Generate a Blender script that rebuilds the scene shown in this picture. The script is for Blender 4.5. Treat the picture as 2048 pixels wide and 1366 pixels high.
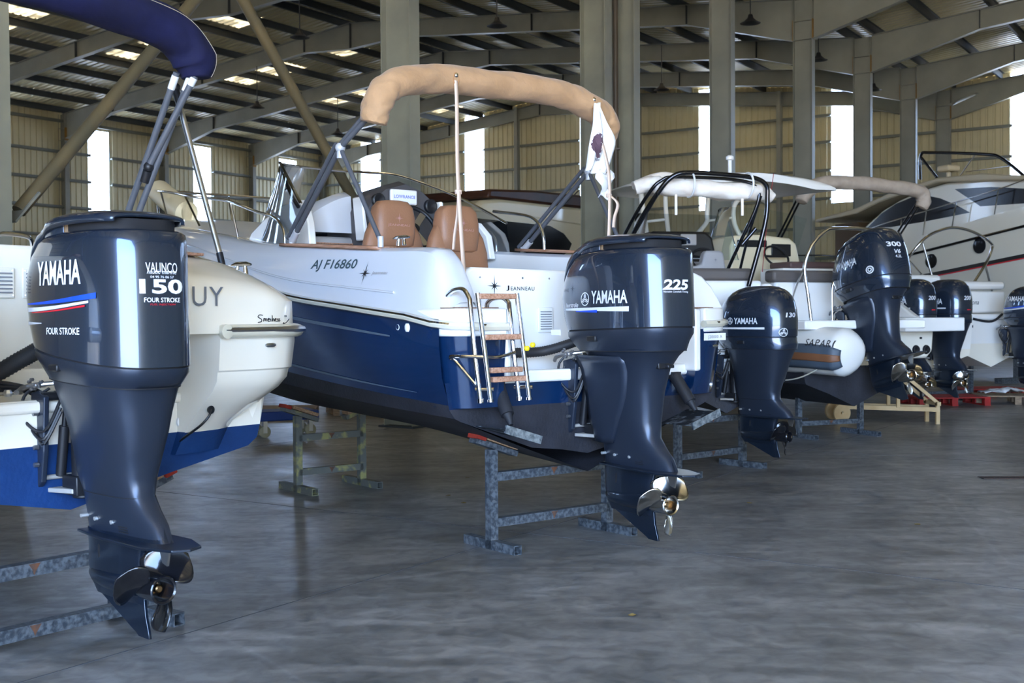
import bpy, bmesh, math, random
from mathutils import Vector, Matrix
from mathutils.bvhtree import BVHTree
PI = math.pi
rnd = random.Random(7)
S = bpy.context.scene
COL = S.collection
for o in list(bpy.data.objects): bpy.data.objects.remove(o)

# ---------------------------------------------------------------- camera
cam_d = bpy.data.cameras.new('camera'); cam = bpy.data.objects.new('camera', cam_d); COL.objects.link(cam)
cam_d.sensor_width = 36.0; cam_d.lens = 36.0 * 2350 / 2048
cam_d.clip_start = 0.05; cam_d.clip_end = 300
_p = math.atan((683 - 631.6) / 2350); _r = math.atan(0.0064)
_f = Vector((0, math.cos(_p), -math.sin(_p))); _u = Vector((0, math.sin(_p), math.cos(_p))); _x = Vector((1, 0, 0))
_rr = _x * math.cos(_r) - _u * math.sin(_r); _uu = _u * math.cos(_r) + _x * math.sin(_r)
mw = Matrix((( _rr.x, _uu.x, -_f.x, 0), (_rr.y, _uu.y, -_f.y, 0), (_rr.z, _uu.z, -_f.z, 1.52), (0, 0, 0, 1)))
cam.matrix_world = mw
cam_d.dof.use_dof = True; cam_d.dof.focus_distance = 7.0; cam_d.dof.aperture_fstop = 5.6
S.camera = cam

# ---------------------------------------------------------------- world, light, exposure
S.view_settings.view_transform = 'Standard'; S.view_settings.look = 'None'
S.view_settings.gamma = 1.0; S.view_settings.use_curve_mapping = False
S.view_settings.exposure = 1.25
W = bpy.data.worlds.new('sky'); S.world = W; W.use_nodes = True
nt = W.node_tree; nt.nodes.clear()
wo = nt.nodes.new('ShaderNodeOutputWorld'); bg = nt.nodes.new('ShaderNodeBackground')
tc = nt.nodes.new('ShaderNodeTexCoord'); sx = nt.nodes.new('ShaderNodeSeparateXYZ'); cr = nt.nodes.new('ShaderNodeValToRGB')
mr = nt.nodes.new('ShaderNodeMapRange'); mr.inputs[1].default_value = -1; mr.inputs[2].default_value = 1
nt.links.new(tc.outputs['Generated'], sx.inputs[0]); nt.links.new(sx.outputs[2], mr.inputs[0]); nt.links.new(mr.outputs[0], cr.inputs[0])
nt.links.new(cr.outputs[0], bg.inputs[0]); nt.links.new(bg.outputs[0], wo.inputs[0])
e = cr.color_ramp.elements
e[0].position = 0.0; e[0].color = (0.40, 0.36, 0.30, 1)
e[1].position = 1.0; e[1].color = (0.42, 0.60, 1.0, 1)
a_ = cr.color_ramp.elements.new(0.485); a_.color = (0.42, 0.38, 0.32, 1)
a_ = cr.color_ramp.elements.new(0.505); a_.color = (0.60, 0.80, 1.10, 1)
a_ = cr.color_ramp.elements.new(0.62); a_.color = (0.42, 0.66, 1.10, 1)
bg.inputs[1].default_value = 9.0

# hall axes: u along the hall, v towards the left wall
HU = Vector((0.547, 0.837, 0)).normalized(); HV = Vector((-0.837, 0.547, 0)).normalized()
def hp(s, w, z=0.0): return HU * s + HV * w + Vector((0, 0, z))

def portal(s, w, z, sx_, sz_, towards):
    l = bpy.data.lights.new('daylight_opening', 'AREA'); l.shape = 'RECTANGLE'; l.size = sx_; l.size_y = sz_
    l.cycles.is_portal = True
    o = bpy.data.objects.new('daylight_opening', l); COL.objects.link(o)
    o.location = hp(s, w, z); o.rotation_euler = towards.to_track_quat('-Z', 'Y').to_euler()
portal(-9.0, -8.5, 4.1, 21.0, 8.2, HU)
# sun on the yard outside: it comes from the side and lights the ground in front of the door
sl = bpy.data.lights.new('sun', 'SUN'); sl.energy = 34.0; sl.angle = 0.01; sl.color = (1.0, 0.88, 0.68)
so = bpy.data.objects.new('sun', sl); COL.objects.link(so)
so.rotation_euler = (-(-HV * 0.62 - HU * 0.42 + Vector((0, 0, 0.95)))).to_track_quat('-Z', 'Y').to_euler()

# ---------------------------------------------------------------- materials
def lin(c):
    return tuple((x / 12.92 if x <= 0.04045 else ((x + 0.055) / 1.055) ** 2.4) for x in c)
def hexc(h):
    h = h.lstrip('#'); return lin(tuple(int(h[i:i + 2], 16) / 255 for i in (0, 2, 4)))
MATS = {}
def mat(name, col, rough=0.5, metal=0.0, coat=0.0, alpha=1.0, trans=0.0, col2=None, nscale=4.0, nlo=0.35, nhi=0.65, bump=0.0,
        bscale=30.0, sheen=0.0, ior=1.45, rough2=None, stretch=None, detail=6.0, coat_r=0.05):
    if name in MATS: return MATS[name]
    if isinstance(col, str): col = hexc(col)
    if isinstance(col2, str): col2 = hexc(col2)
    m = bpy.data.materials.new(name); m.use_nodes = True; n = m.node_tree; b = n.nodes['Principled BSDF']
    b.inputs['Base Color'].default_value = (*col, 1); b.inputs['Roughness'].default_value = rough
    b.inputs['Metallic'].default_value = metal; b.inputs['Coat Weight'].default_value = coat
    b.inputs['Coat Roughness'].default_value = coat_r; b.inputs['IOR'].default_value = ior
    b.inputs['Transmission Weight'].default_value = trans; b.inputs['Alpha'].default_value = alpha
    b.inputs['Sheen Weight'].default_value = sheen
    def coords(st):
        t = n.nodes.new('ShaderNodeTexCoord'); mp = n.nodes.new('ShaderNodeMapping')
        if st: mp.inputs['Scale'].default_value = st
        n.links.new(t.outputs['Object'], mp.inputs['Vector']); return mp.outputs[0]
    if col2 is not None:
        v = coords(stretch); ns = n.nodes.new('ShaderNodeTexNoise'); ns.inputs['Scale'].default_value = nscale; ns.inputs['Detail'].default_value = detail
        n.links.new(v, ns.inputs['Vector'])
        r = n.nodes.new('ShaderNodeValToRGB'); r.color_ramp.elements[0].position = nlo; r.color_ramp.elements[1].position = nhi
        r.color_ramp.elements[0].color = (*col, 1); r.color_ramp.elements[1].color = (*col2, 1)
        n.links.new(ns.outputs['Fac'], r.inputs[0]); n.links.new(r.outputs[0], b.inputs['Base Color'])
        if rough2 is not None:
            q = n.nodes.new('ShaderNodeMapRange'); q.inputs[1].default_value = nlo; q.inputs[2].default_value = nhi
            q.inputs[3].default_value = rough; q.inputs[4].default_value = rough2
            n.links.new(ns.outputs['Fac'], q.inputs[0]); n.links.new(q.outputs[0], b.inputs['Roughness'])
    if bump > 0:
        v = coords(stretch); ns = n.nodes.new('ShaderNodeTexNoise'); ns.inputs['Scale'].default_value = bscale; ns.inputs['Detail'].default_value = 4
        n.links.new(v, ns.inputs['Vector']); bp = n.nodes.new('ShaderNodeBump'); bp.inputs['Strength'].default_value = bump; bp.inputs['Distance'].default_value = 0.01
        n.links.new(ns.outputs['Fac'], bp.inputs['Height']); n.links.new(bp.outputs[0], b.inputs['Normal'])
    MATS[name] = m; return m

WHITE = mat('white_gelcoat', '#f2f0ec', 0.22, coat=0.3)
CREAMW = mat('cream_gelcoat', '#f3ecdc', 0.2, coat=0.5)
GREYW = mat('pale_grey_gelcoat', '#cfd2d8', 0.16, coat=0.6)
BLUEG = mat('blue_gelcoat', '#0a2343', 0.2, coat=0.6, col2='#0d2c52', nscale=2.5)
BLUEAF = mat('blue_antifouling', '#07376e', 0.65, col2='#052a58', nscale=3.0, bump=0.3, bscale=40)
BLACKAF = mat('black_antifouling', '#232328', 0.6, col2='#33333a', nscale=3.0, bump=0.35, bscale=45)
ENGP = mat('engine_paint', (0.030, 0.046, 0.078), 0.25, metal=0.6, coat=1.0, coat_r=0.03)
ENGM = mat('engine_paint_matt', (0.026, 0.035, 0.055), 0.36, metal=0.4, coat=0.3, coat_r=0.2)
ENGL = mat('lower_unit_paint', (0.010, 0.017, 0.030), 0.3, metal=0.4, coat=0.6, coat_r=0.1)
BLACKP = mat('black_plastic', (0.012, 0.012, 0.014), 0.42)
DARKIN = mat('dark_interior', (0.01, 0.01, 0.012), 0.8)
RUBBER = mat('black_rubber', (0.02, 0.02, 0.022), 0.6)
CHROME = mat('polished_stainless', (0.72, 0.72, 0.74), 0.08, metal=1.0)
STEELR = mat('brushed_aluminium', (0.55, 0.56, 0.58), 0.3, metal=1.0)
GREYTUBE = mat('grey_sleeve_tube', '#54565c', 0.4)
PROPB = mat('black_propeller_paint', (0.008, 0.008, 0.010), 0.15, coat=0.6)
PROPS = mat('polished_propeller_steel', (0.62, 0.60, 0.57), 0.16, metal=1.0)
SILVERT = mat('silver_lettering', (0.70, 0.71, 0.74), 0.3)
WHITET = mat('white_lettering', (0.85, 0.85, 0.86), 0.4)
BLUET = mat('blue_stripe', (0.01, 0.07, 0.55), 0.35)
REDT = mat('red_stripe', (0.6, 0.015, 0.03), 0.35)
BLACKT = mat('black_lettering', (0.015, 0.015, 0.017), 0.4)
GREYTX = mat('grey_lettering', (0.16, 0.17, 0.19), 0.35)
TEAK = mat('teak', '#9a6b4e', 0.5, col2='#c0957c', nscale=6, stretch=(1, 14, 14))
TEAKD = mat('caulked_teak', '#6b4a35', 0.5, col2='#8d6a50', nscale=8, stretch=(2, 12, 2))
CANVAS = mat('sand_canvas', '#ab855f', 0.85, col2='#b8926c', nscale=5, bump=1.0, bscale=14, sheen=0.2, detail=8)
NAVYC = mat('navy_canvas', '#070a30', 0.85, col2='#090e3c', nscale=5, bump=0.6, bscale=14)
WEBBING = mat('cream_webbing', '#dcc3b0', 0.8)
LEATHER = mat('tan_vinyl', '#8f654a', 0.45, col2='#996e52', nscale=4, bump=0.15, bscale=120)
GALV = mat('galvanised_steel', '#4b5056', 0.5, metal=0.5, col2='#757a7f', nscale=38, nlo=0.4, nhi=0.62, bump=0.3, bscale=60, rough2=0.62, detail=10)
GALVY = mat('stained_galvanised_steel', '#6a6a62', 0.6, metal=0.3, col2='#a09a62', nscale=9, nlo=0.5, nhi=0.62, bump=0.3, bscale=60, detail=10)
RUST = mat('rust', '#7a4a2c', 0.9, col2='#4f4038', nscale=30)
WOOD = mat('rough_timber', '#b5916f', 0.8, col2='#8a6a4c', nscale=6, stretch=(3, 12, 12), bump=0.3)
REDPAD = mat('red_carpet_pad', '#b23a26', 0.95, col2='#8f2a1c', nscale=12)
YELLOW = mat('yellow_plastic', '#e8c81c', 0.4)
GREYV = mat('grey_vinyl', '#5b5552', 0.55)
LGREYV = mat('light_grey_vinyl', '#a5a3a3', 0.5)
DGREYPL = mat('dark_grey_dash', '#4c4a4c', 0.5)
def glassmat(name, tint, fac=0.12):
    m = bpy.data.materials.new(name); m.use_nodes = True; n = m.node_tree; n.nodes.clear()
    o = n.nodes.new('ShaderNodeOutputMaterial'); t = n.nodes.new('ShaderNodeBsdfTransparent'); g = n.nodes.new('ShaderNodeBsdfGlossy')
    g.inputs['Roughness'].default_value = 0.03; t.inputs[0].default_value = (*tint, 1); x = n.nodes.new('ShaderNodeMixShader')
    fr = n.nodes.new('ShaderNodeFresnel'); fr.inputs[0].default_value = 1.28
    n.links.new(fr.outputs[0], x.inputs[0]); n.links.new(t.outputs[0], x.inputs[1]); n.links.new(g.outputs[0], x.inputs[2])
    n.links.new(x.outputs[0], o.inputs[0]); MATS[name] = m; return m
GLASS = glassmat('smoked_acrylic', (0.62, 0.66, 0.70))
GLASSC = glassmat('clear_acrylic', (0.82, 0.88, 0.88))
DGLASS = mat('dark_window_glass', (0.010, 0.010, 0.012), 0.12, ior=1.3)

# ---------------------------------------------------------------- mesh builder
class MB:
    def __init__(s): s.v = []; s.f = []; s.m = []
    def add(s, vs, fs, mi=0):
        k = len(s.v); s.v += [tuple(p) for p in vs]; s.f += [tuple(i + k for i in f) for f in fs]; s.m += [mi] * len(fs); return s
    def box(s, c, d, mi=0, R=None):
        hx, hy, hz = d[0] / 2, d[1] / 2, d[2] / 2
        P = [Vector((x * hx, y * hy, z * hz)) for x in (-1, 1) for y in (-1, 1) for z in (-1, 1)]
        if R is not None: P = [R @ p for p in P]
        c = Vector(c); P = [p + c for p in P]
        return s.add(P, [(0, 1, 3, 2), (4, 6, 7, 5), (0, 4, 5, 1), (2, 3, 7, 6), (0, 2, 6, 4), (1, 5, 7, 3)], mi)
    def bar(s, a, b, w, h, mi=0, up=(0, 0, 1), t=0.0):
        a = Vector(a); b = Vector(b); d = (b - a); L = d.length; d.normalize(); up = Vector(up)
        if abs(d.dot(up)) > 0.98: up = Vector((1, 0, 0))
        y = up.cross(d).normalized(); z = d.cross(y)
        def ring(ww, hh): return [y * sy * ww / 2 + z * sz * hh / 2 for sy, sz in ((-1, -1), (1, -1), (1, 1), (-1, 1))]
        P = [a + p for p in ring(w, h)] + [b + p for p in ring(w, h)]
        F = [(0, 4, 5, 1), (1, 5, 6, 2), (2, 6, 7, 3), (3, 7, 4, 0)]
        if t > 0:   # hollow square tube, open ends
            P += [a + p for p in ring(w - 2 * t, h - 2 * t)] + [b + p for p in ring(w - 2 * t, h - 2 * t)]
            F += [(8 + (i + 1) % 4, 12 + (i + 1) % 4, 12 + i, 8 + i) for i in range(4)]
            F += [(i, (i + 1) % 4, 8 + (i + 1) % 4, 8 + i) for i in range(4)] + [(4 + (i + 1) % 4, 4 + i, 12 + i, 12 + (i + 1) % 4) for i in range(4)]
        else: F += [(3, 2, 1, 0), (4, 5, 6, 7)]
        return s.add(P, F, mi)
    def loft(s, rings, closed=True, caps=True, mi=0, flip=False, miq=None):
        n = len(rings[0]); vs = [p for r in rings for p in r]; fs = []; ms = []
        for i in range(len(rings) - 1):
            for j in range(n if closed else n - 1):
                a, b = i * n + j, i * n + (j + 1) % n
                f = (a, b, b + n, a + n); fs.append(f[::-1] if flip else f)
                ms.append(miq(i, j) if miq else mi)
        if caps and closed:
            c0 = tuple(range(n)); c1 = tuple((len(rings) - 1) * n + j for j in range(n))
            fs.append(c0 if flip else c0[::-1]); fs.append(c1[::-1] if flip else c1); ms += [miq(0, 0) if miq else mi] * 2
        k = len(s.v); s.v += [tuple(p) for p in vs]; s.f += [tuple(i + k for i in f) for f in fs]; s.m += ms; return s
    def tube(s, path, r, n=12, mi=0, closed=False, caps=True, sq=1.0):
        P = [Vector(p) for p in path]; N = len(P); R = r if isinstance(r, (list, tuple)) else [r] * N
        rings = []; prev = None
        for i in range(N):
            if closed: t = P[(i + 1) % N] - P[i - 1]
            else: t = P[min(i + 1, N - 1)] - P[max(i - 1, 0)]
            t.normalize()
            if prev is None:
                a = Vector((0, 0, 1)) if abs(t.z) < 0.9 else Vector((1, 0, 0))
                x = (a - t * a.dot(t)).normalized()
            else:
                x = prev - t * prev.dot(t); x = x.normalized() if x.length > 1e-6 else prev
            prev = x; y = t.cross(x)
            rings.append([P[i] + x * math.cos(2 * PI * k / n) * R[i] + y * math.sin(2 * PI * k / n) * R[i] * sq for k in range(n)])
        if closed: rings.append(rings[0]); caps = False
        return s.loft(rings, True, caps, mi)
    def cyl(s, a, b, r, n=20, mi=0, r2=None): return s.tube([a, b], [r, r if r2 is None else r2], n, mi)
    def lathe(s, prof, o=(0, 0, 0), ax=(0, 0, 1), n=28, mi=0, closed=False):
        ax = Vector(ax).normalized(); a = Vector((1, 0, 0)) if abs(ax.x) < 0.9 else Vector((0, 1, 0))
        x = (a - ax * a.dot(ax)).normalized(); y = ax.cross(x); o = Vector(o)
        rings = [[o + ax * h + (x * math.cos(2 * PI * k / n) + y * math.sin(2 * PI * k / n)) * max(r, 1e-4) for k in range(n)] for r, h in prof]
        return s.loft(rings, True, not closed, mi)
    def prism(s, poly, o, ex, ey, ez, mi=0):
        """poly (a,b) in ex,ey plane extruded by vector ez; o origin"""
        o = Vector(o); ex = Vector(ex); ey = Vector(ey); ez = Vector(ez); n = len(poly)
        A = [o + ex * a + ey * b for a, b in poly]; B = [p + ez for p in A]
        fs = [tuple(range(n))[::-1], tuple(range(n, 2 * n))] + [(i, (i + 1) % n, (i + 1) % n + n, i + n) for i in range(n)]
        return s.add(A + B, fs, mi)
    def sphere(s, c, r, n=16, mi=0, sc=(1, 1, 1)):
        c = Vector(c); rings = []
        for i in range(1, n // 2):
            a = PI * i / (n // 2)
            rings.append([c + Vector((math.cos(2 * PI * k / n) * math.sin(a) * r * sc[0], math.sin(2 * PI * k / n) * math.sin(a) * r * sc[1], math.cos(a) * r * sc[2])) for k in range(n)])
        return s.loft(rings, True, True, mi, flip=True)
    def patch(s, g, mi=0, flip=False): return s.loft(g, False, False, mi, flip)

def crom(pts, k=6, closed=False):
    P = [Vector(p) for p in pts]; N = len(P); out = []
    rng = range(N if closed else N - 1)
    for i in rng:
        if closed: a, b, c, d = P[i - 1], P[i], P[(i + 1) % N], P[(i + 2) % N]
        else: a, b, c, d = P[max(i - 1, 0)], P[i], P[i + 1], P[min(i + 2, N - 1)]
        for j in range(k):
            t = j / k
            out.append(0.5 * ((2 * b) + (c - a) * t + (2 * a - 5 * b + 4 * c - d) * t * t + (3 * b - a - 3 * c + d) * t ** 3))
    if not closed: out.append(P[-1])
    return out

SPLIT = {'stiffener', 'water_intake', 'gauge', 'bolt', 'steering_fittings', 'screw', 'snap_button', 'gusset', 'rusty_flange_edge', 'rust_stain', 'strap_slot_piping', 'skin_fitting', 'strut_joint', 'stitch', 'galley_recess', 'clamp_bracket'}
def obj(name, mb, mats, parent=None, **k):
    if name in SPLIT:
        par = list(range(len(mb.v)))
        def fd(i):
            while par[i] != i: par[i] = par[par[i]]; i = par[i]
            return i
        for f in mb.f:
            r = fd(f[0])
            for i in f[1:]: par[fd(i)] = r
        comp = {}
        for fi, f in enumerate(mb.f): comp.setdefault(fd(f[0]), []).append(fi)
        if name in ('strut_joint', 'steering_fittings', 'clamp_bracket') and len(comp) > 1:   # pieces that touch stay together
            cc = {}
            for r, fs in comp.items():
                P = [mb.v[i] for fi in fs for i in mb.f[fi]]; cc[r] = ([min(q[i] for q in P) for i in range(3)], [max(q[i] for q in P) for i in range(3)])
            ks = list(comp); grp = {k_: k_ for k_ in ks}
            def g(k_):
                while grp[k_] != k_: k_ = grp[k_]
                return k_
            for i, k1 in enumerate(ks):
                for k2 in ks[i + 1:]:
                    (a0, a1), (b0, b1) = cc[k1], cc[k2]
                    if all(a0[t] <= b1[t] + .002 and b0[t] <= a1[t] + .002 for t in range(3)): grp[g(k2)] = g(k1)
            c2 = {}
            for k_ in ks: c2.setdefault(g(k_), []).extend(comp[k_])
            comp = c2
        first = None
        for fs in comp.values():
            m = MB(); mp = {}
            for fi in fs:
                for i in mb.f[fi]:
                    if i not in mp: mp[i] = len(m.v); m.v.append(mb.v[i])
                m.f.append(tuple(mp[i] for i in mb.f[fi])); m.m.append(mb.m[fi])
            m.warped = True
            o = obj1({'steering_fittings': 'steering_fitting'}.get(name, name), m, mats, parent, **k); first = first or o
        return first
    return obj1(name, mb, mats, parent, **k)
def obj1(name, mb, mats, parent=None, sharp=38, smooth=True, bevel=0.0, label=None, solid=0.0, fixn=True, subs=0, bseg=2):
    me = bpy.data.meshes.new(name)
    me.from_pydata(mb.v, [], mb.f)
    ml = mats if isinstance(mats, (list, tuple)) else [mats]
    for m in ml: me.materials.append(m)
    me.polygons.foreach_set('material_index', mb.m)
    bm = bmesh.new(); bm.from_mesh(me)
    if fixn:
        bmesh.ops.remove_doubles(bm, verts=bm.verts, dist=1e-5)
        bmesh.ops.recalc_face_normals(bm, faces=bm.faces)
    for f in bm.faces: f.smooth = smooth
    th = math.radians(sharp)
    for e_ in bm.edges:
        if len(e_.link_faces) == 2 and e_.calc_face_angle(0) > th: e_.smooth = False
    bm.to_mesh(me); bm.free(); me.update()
    o = bpy.data.objects.new(name, me); COL.objects.link(o)
    if parent is not None: o.parent = parent
    if solid: q = o.modifiers.new('thickness', 'SOLIDIFY'); q.thickness = abs(solid); q.offset = -1 if solid > 0 else 1
    if subs: q = o.modifiers.new('sub', 'SUBSURF'); q.levels = subs; q.render_levels = subs
    if bevel: q = o.modifiers.new('bev', 'BEVEL'); q.width = bevel; q.segments = bseg; q.limit_method = 'ANGLE'; q.angle_limit = math.radians(40); q.harden_normals = False
    if label: o['label'] = label
    return o

def tag(o, label, cat, group=None, kind=None):
    if label: o['label'] = label
    if cat: o['category'] = cat
    if group: o['group'] = group
    if kind: o['kind'] = kind
    return o
THINGS = []
def thing(name, label, cat, loc=(0, 0, 0), rot=(0, 0, 0), group=None):
    o = bpy.data.objects.new(name, None); COL.objects.link(o); o.empty_display_size = 0.1
    o.location = loc; o.rotation_euler = rot; tag(o, label, cat, group); THINGS.append(o); return o
def struct(name, mb, mats, **k):
    o = obj(name, mb, mats, **k); o['kind'] = 'structure'; return o
def frame_rot(theta): return (0, 0, math.radians(90 + theta))
def copy_tree(o, loc=None, rot=None, label=None, parent=None):
    c = o.copy(); COL.objects.link(c)
    if parent is not None: c.parent = parent
    if loc is not None: c.location = loc
    if rot is not None: c.rotation_euler = rot
    if label: c['label'] = label
    for ch in list(o.children): copy_tree(ch, parent=c)
    if o.type == 'EMPTY' and parent is None: THINGS.append(c)
    return c

# ---------------------------------------------------------------- lettering mapped on a surface
def text_geo(txt, size, bold=0.0, shear=0.0, wide=1.0, fine=0.02, spacing=1.0):
    cu = bpy.data.curves.new('t', 'FONT'); cu.body = txt; cu.size = 1.0; cu.offset = bold; cu.shear = shear
    cu.space_character = spacing; cu.resolution_u = 3; cu.align_x = 'CENTER'
    to = bpy.data.objects.new('t', cu); COL.objects.link(to); dg = bpy.context.evaluated_depsgraph_get()
    me = bpy.data.meshes.new_from_object(to.evaluated_get(dg)); bpy.data.objects.remove(to); bpy.data.curves.remove(cu)
    bm = bmesh.new(); bm.from_mesh(me); bpy.data.meshes.remove(me)
    for v in bm.verts: v.co.x *= size * wide; v.co.y *= size
    bmesh.ops.triangulate(bm, faces=bm.faces)
    for _ in range(3):
        es = [e_ for e_ in bm.edges if e_.calc_length() > fine]
        if not es: break
        bmesh.ops.subdivide_edges(bm, edges=es, cuts=1); bmesh.ops.triangulate(bm, faces=bm.faces)
    bm.verts.index_update()
    vs = [(v.co.x, v.co.y) for v in bm.verts]; fs = [tuple(v.index for v in f.verts) for f in bm.faces]; bm.free()
    return vs, fs
def poly_geo(poly, fine=0.03):
    bm = bmesh.new(); bm.faces.new([bm.verts.new((a, b, 0)) for a, b in poly]); bmesh.ops.triangulate(bm, faces=bm.faces)
    for _ in range(3):
        es = [e_ for e_ in bm.edges if e_.calc_length() > fine]
        if not es: break
        bmesh.ops.subdivide_edges(bm, edges=es, cuts=1); bmesh.ops.triangulate(bm, faces=bm.faces)
    bm.verts.index_update()
    vs = [(v.co.x, v.co.y) for v in bm.verts]; fs = [tuple(v.index for v in f.verts) for f in bm.faces]; bm.free()
    return vs, fs
def ring_geo(r0, r1, n=28):
    vs = [(math.cos(2 * PI * k / n) * r, math.sin(2 * PI * k / n) * r) for r in (r0, r1) for k in range(n)]
    return vs, [(k, (k + 1) % n, n + (k + 1) % n, n + k) for k in range(n)]
def star_geo(R, long_v=1.25):
    pts = []
    for k in range(16):
        a = PI / 2 + k * PI / 8
        r = (R * (long_v if k in (0, 8) else 1.0)) if k % 4 == 0 else (R * 0.62 if k % 2 == 0 else R * 0.17)
        pts.append((math.cos(a) * r, math.sin(a) * r))
    return [(0.0, 0.0)] + pts, [(0, k + 1, (k + 1) % 16 + 1) for k in range(16)]
def shift(g, dx, dy): return [(a + dx, b + dy) for a, b in g[0]], g[1]
def merge(*gs):
    vs = []; fs = []
    for v, f in gs: k = len(vs); vs += v; fs += [tuple(i + k for i in q) for q in f]
    return vs, fs
def decal(name, geo, mapf, m, parent, label=None, group=None):
    mb = MB(); mb.add([mapf(a, b) for a, b in geo[0]], geo[1])
    o = obj(name, mb, m, parent, smooth=False, fixn=False, label=label)
    return o
def planemap(o, ex, ey, off=0.002):
    o = Vector(o); ex = Vector(ex).normalized(); ey = Vector(ey).normalized(); nn = ex.cross(ey) * off
    return lambda a, b: o + ex * a + ey * b + nn
def snapmap(mb, o, ex, ey, off=0.003, back=0.6):
    """project along -normal (ex x ey) onto the faces of mb"""
    bv = BVHTree.FromPolygons([Vector(p) for p in mb.v], mb.f); o = Vector(o); ex = Vector(ex).normalized(); ey = Vector(ey).normalized(); nn = ex.cross(ey)
    def f(a, b):
        p = o + ex * a + ey * b; h = bv.ray_cast(p + nn * back, -nn, back * 2)
        return (h[0] + nn * off) if h[0] is not None else p
    return f
def stringy_script(seed, L, h):
    """wavy thin hand writing strokes"""
    r = random.Random(seed); vs = []; fs = []
    return vs, fs
# ================================================================ HALL
# corrugated cladding with window gaps: strips along t, gaps = [(t0,t1,z0,z1)]
def clad(mb, t0, t1, ztop, P, gaps, pitch=0.25, dep=0.035, z0=0.0):
    n = int((t1 - t0) / pitch); prof = []
    for i in range(n):
        a = t0 + i * pitch
        prof += [(a, 0), (a + pitch * .62, 0), (a + pitch * .70, dep), (a + pitch * .92, dep)]
    prof.append((t0 + n * pitch, 0))
    for (a, da), (b, db) in zip(prof, prof[1:]):
        m = (a + b) / 2; segs = [(z0, None)]
        for g in gaps:
            if g[0] <= m <= g[1]: segs = [(z0, g[2]), (g[3], None)]
        for lo, hi in segs:
            ha = ztop(a) if hi is None else hi; hb = ztop(b) if hi is None else hi
            if min(ha, hb) <= lo: continue
            mb.add([P(a, lo, da), P(b, lo, db), P(b, hb, db), P(a, ha, da)], [(0, 1, 2, 3)])
CLAD = mat('beige_cladding', '#cdc09a', 0.42, col2='#bfb38f', nscale=0.6, metal=0.15)
DECK = mat('roof_deck_underside', '#bdb18b', 0.4, metal=0.05, col2='#ada17c', nscale=0.5)
STEEL = mat('painted_grey_steel', '#8c8a7e', 0.45, col2='#7f7e74', nscale=1.2)
STEELD = mat('dark_steel', '#3c3f40', 0.6)
GIRT = mat('galvanised_girt', '#74756c', 0.5)
STEELW = mat('weathered_olive_steel', '#918d7a', 0.5, col2='#7f7c6e', nscale=1.5)
BROWNST = mat('brown_tube_steel', '#6e5f42', 0.55, col2='#5b533f', nscale=2)
RUSTB = mat('orange_primer', '#8f6a33', 0.7)
S0, S1, WL, WC, WR, DR = -9.0, 44.0, 40.0, 10.1, -19.5, 25.05
EAVE, VAL, RID = 9.47, 9.45, 10.95
def roofz(w):
    if w > DR: return RID + (EAVE - RID) * (w - DR) / (WL - DR)
    if w > WC: return VAL + (RID - VAL) * (w - WC) / (DR - WC)
    r2 = (WC + WR) / 2
    if w > r2: return VAL + (RID - VAL) * (WC - w) / (WC - r2)
    return RID + (EAVE - RID) * (r2 - w) / (r2 - WR)
# floor: concrete slab
fl = bpy.data.materials.new('concrete_floor'); fl.use_nodes = True; n = fl.node_tree; b = n.nodes['Principled BSDF']
t = n.nodes.new('ShaderNodeTexCoord')
def nz(sc, det, dist=0.0, st=None):
    q = n.nodes.new('ShaderNodeTexNoise'); q.inputs['Scale'].default_value = sc; q.inputs['Detail'].default_value = det; q.inputs['Distortion'].default_value = dist
    if st:
        mp = n.nodes.new('ShaderNodeMapping'); mp.inputs['Scale'].default_value = st; mp.inputs['Rotation'].default_value = (0, 0, 0.5)
        n.links.new(t.outputs['Object'], mp.inputs[0]); n.links.new(mp.outputs[0], q.inputs['Vector'])
    else: n.links.new(t.outputs['Object'], q.inputs['Vector'])
    return q
def ramp(src, stops):
    r = n.nodes.new('ShaderNodeValToRGB'); el = r.color_ramp.elements
    el[0].position, el[0].color = stops[0][0], (*stops[0][1], 1); el[1].position, el[1].color = stops[-1][0], (*stops[-1][1], 1)
    for p, c in stops[1:-1]: q = el.new(p); q.color = (*c, 1)
    n.links.new(src, r.inputs[0]); return r
def mix(kind, fac, a, b_):
    x = n.nodes.new('ShaderNodeMix'); x.data_type = 'RGBA'; x.blend_type = kind; x.inputs[0].default_value = fac
    n.links.new(a, x.inputs[6]); n.links.new(b_, x.inputs[7]); return x
base = ramp(nz(0.7, 8, 0.6).outputs['Fac'], [(0.3, (0.150, 0.147, 0.141)), (0.5, (0.208, 0.204, 0.196)), (0.7, (0.288, 0.284, 0.274))])
fine = ramp(nz(9, 10, 0.8).outputs['Fac'], [(0.35, (0.72, 0.72, 0.72)), (0.62, (1.12, 1.12, 1.12))])
strk = ramp(nz(1.4, 10, 1.4, (0.8, 2.4, 1)).outputs['Fac'], [(0.40, (0.76, 0.76, 0.77)), (0.66, (1.38, 1.38, 1.40))])
blot = ramp(nz(1.7, 5, 0.4).outputs['Fac'], [(0.22, (0.42, 0.41, 0.40)), (0.36, (1, 1, 1))])
m1 = mix('MULTIPLY', 1.0, base.outputs[0], fine.outputs[0]); m2 = mix('MULTIPLY', 0.8, m1.outputs[2], strk.outputs[0]); m3 = mix('MULTIPLY', 0.7, m2.outputs[2], blot.outputs[0])
vo = n.nodes.new('ShaderNodeTexVoronoi'); vo.feature = 'DISTANCE_TO_EDGE'; vo.inputs['Scale'].default_value = 0.27
mpv = n.nodes.new('ShaderNodeMapping'); nd = nz(1.2, 4); mv = n.nodes.new('ShaderNodeMix'); mv.data_type = 'RGBA'; mv.inputs[0].default_value = 0.1
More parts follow.
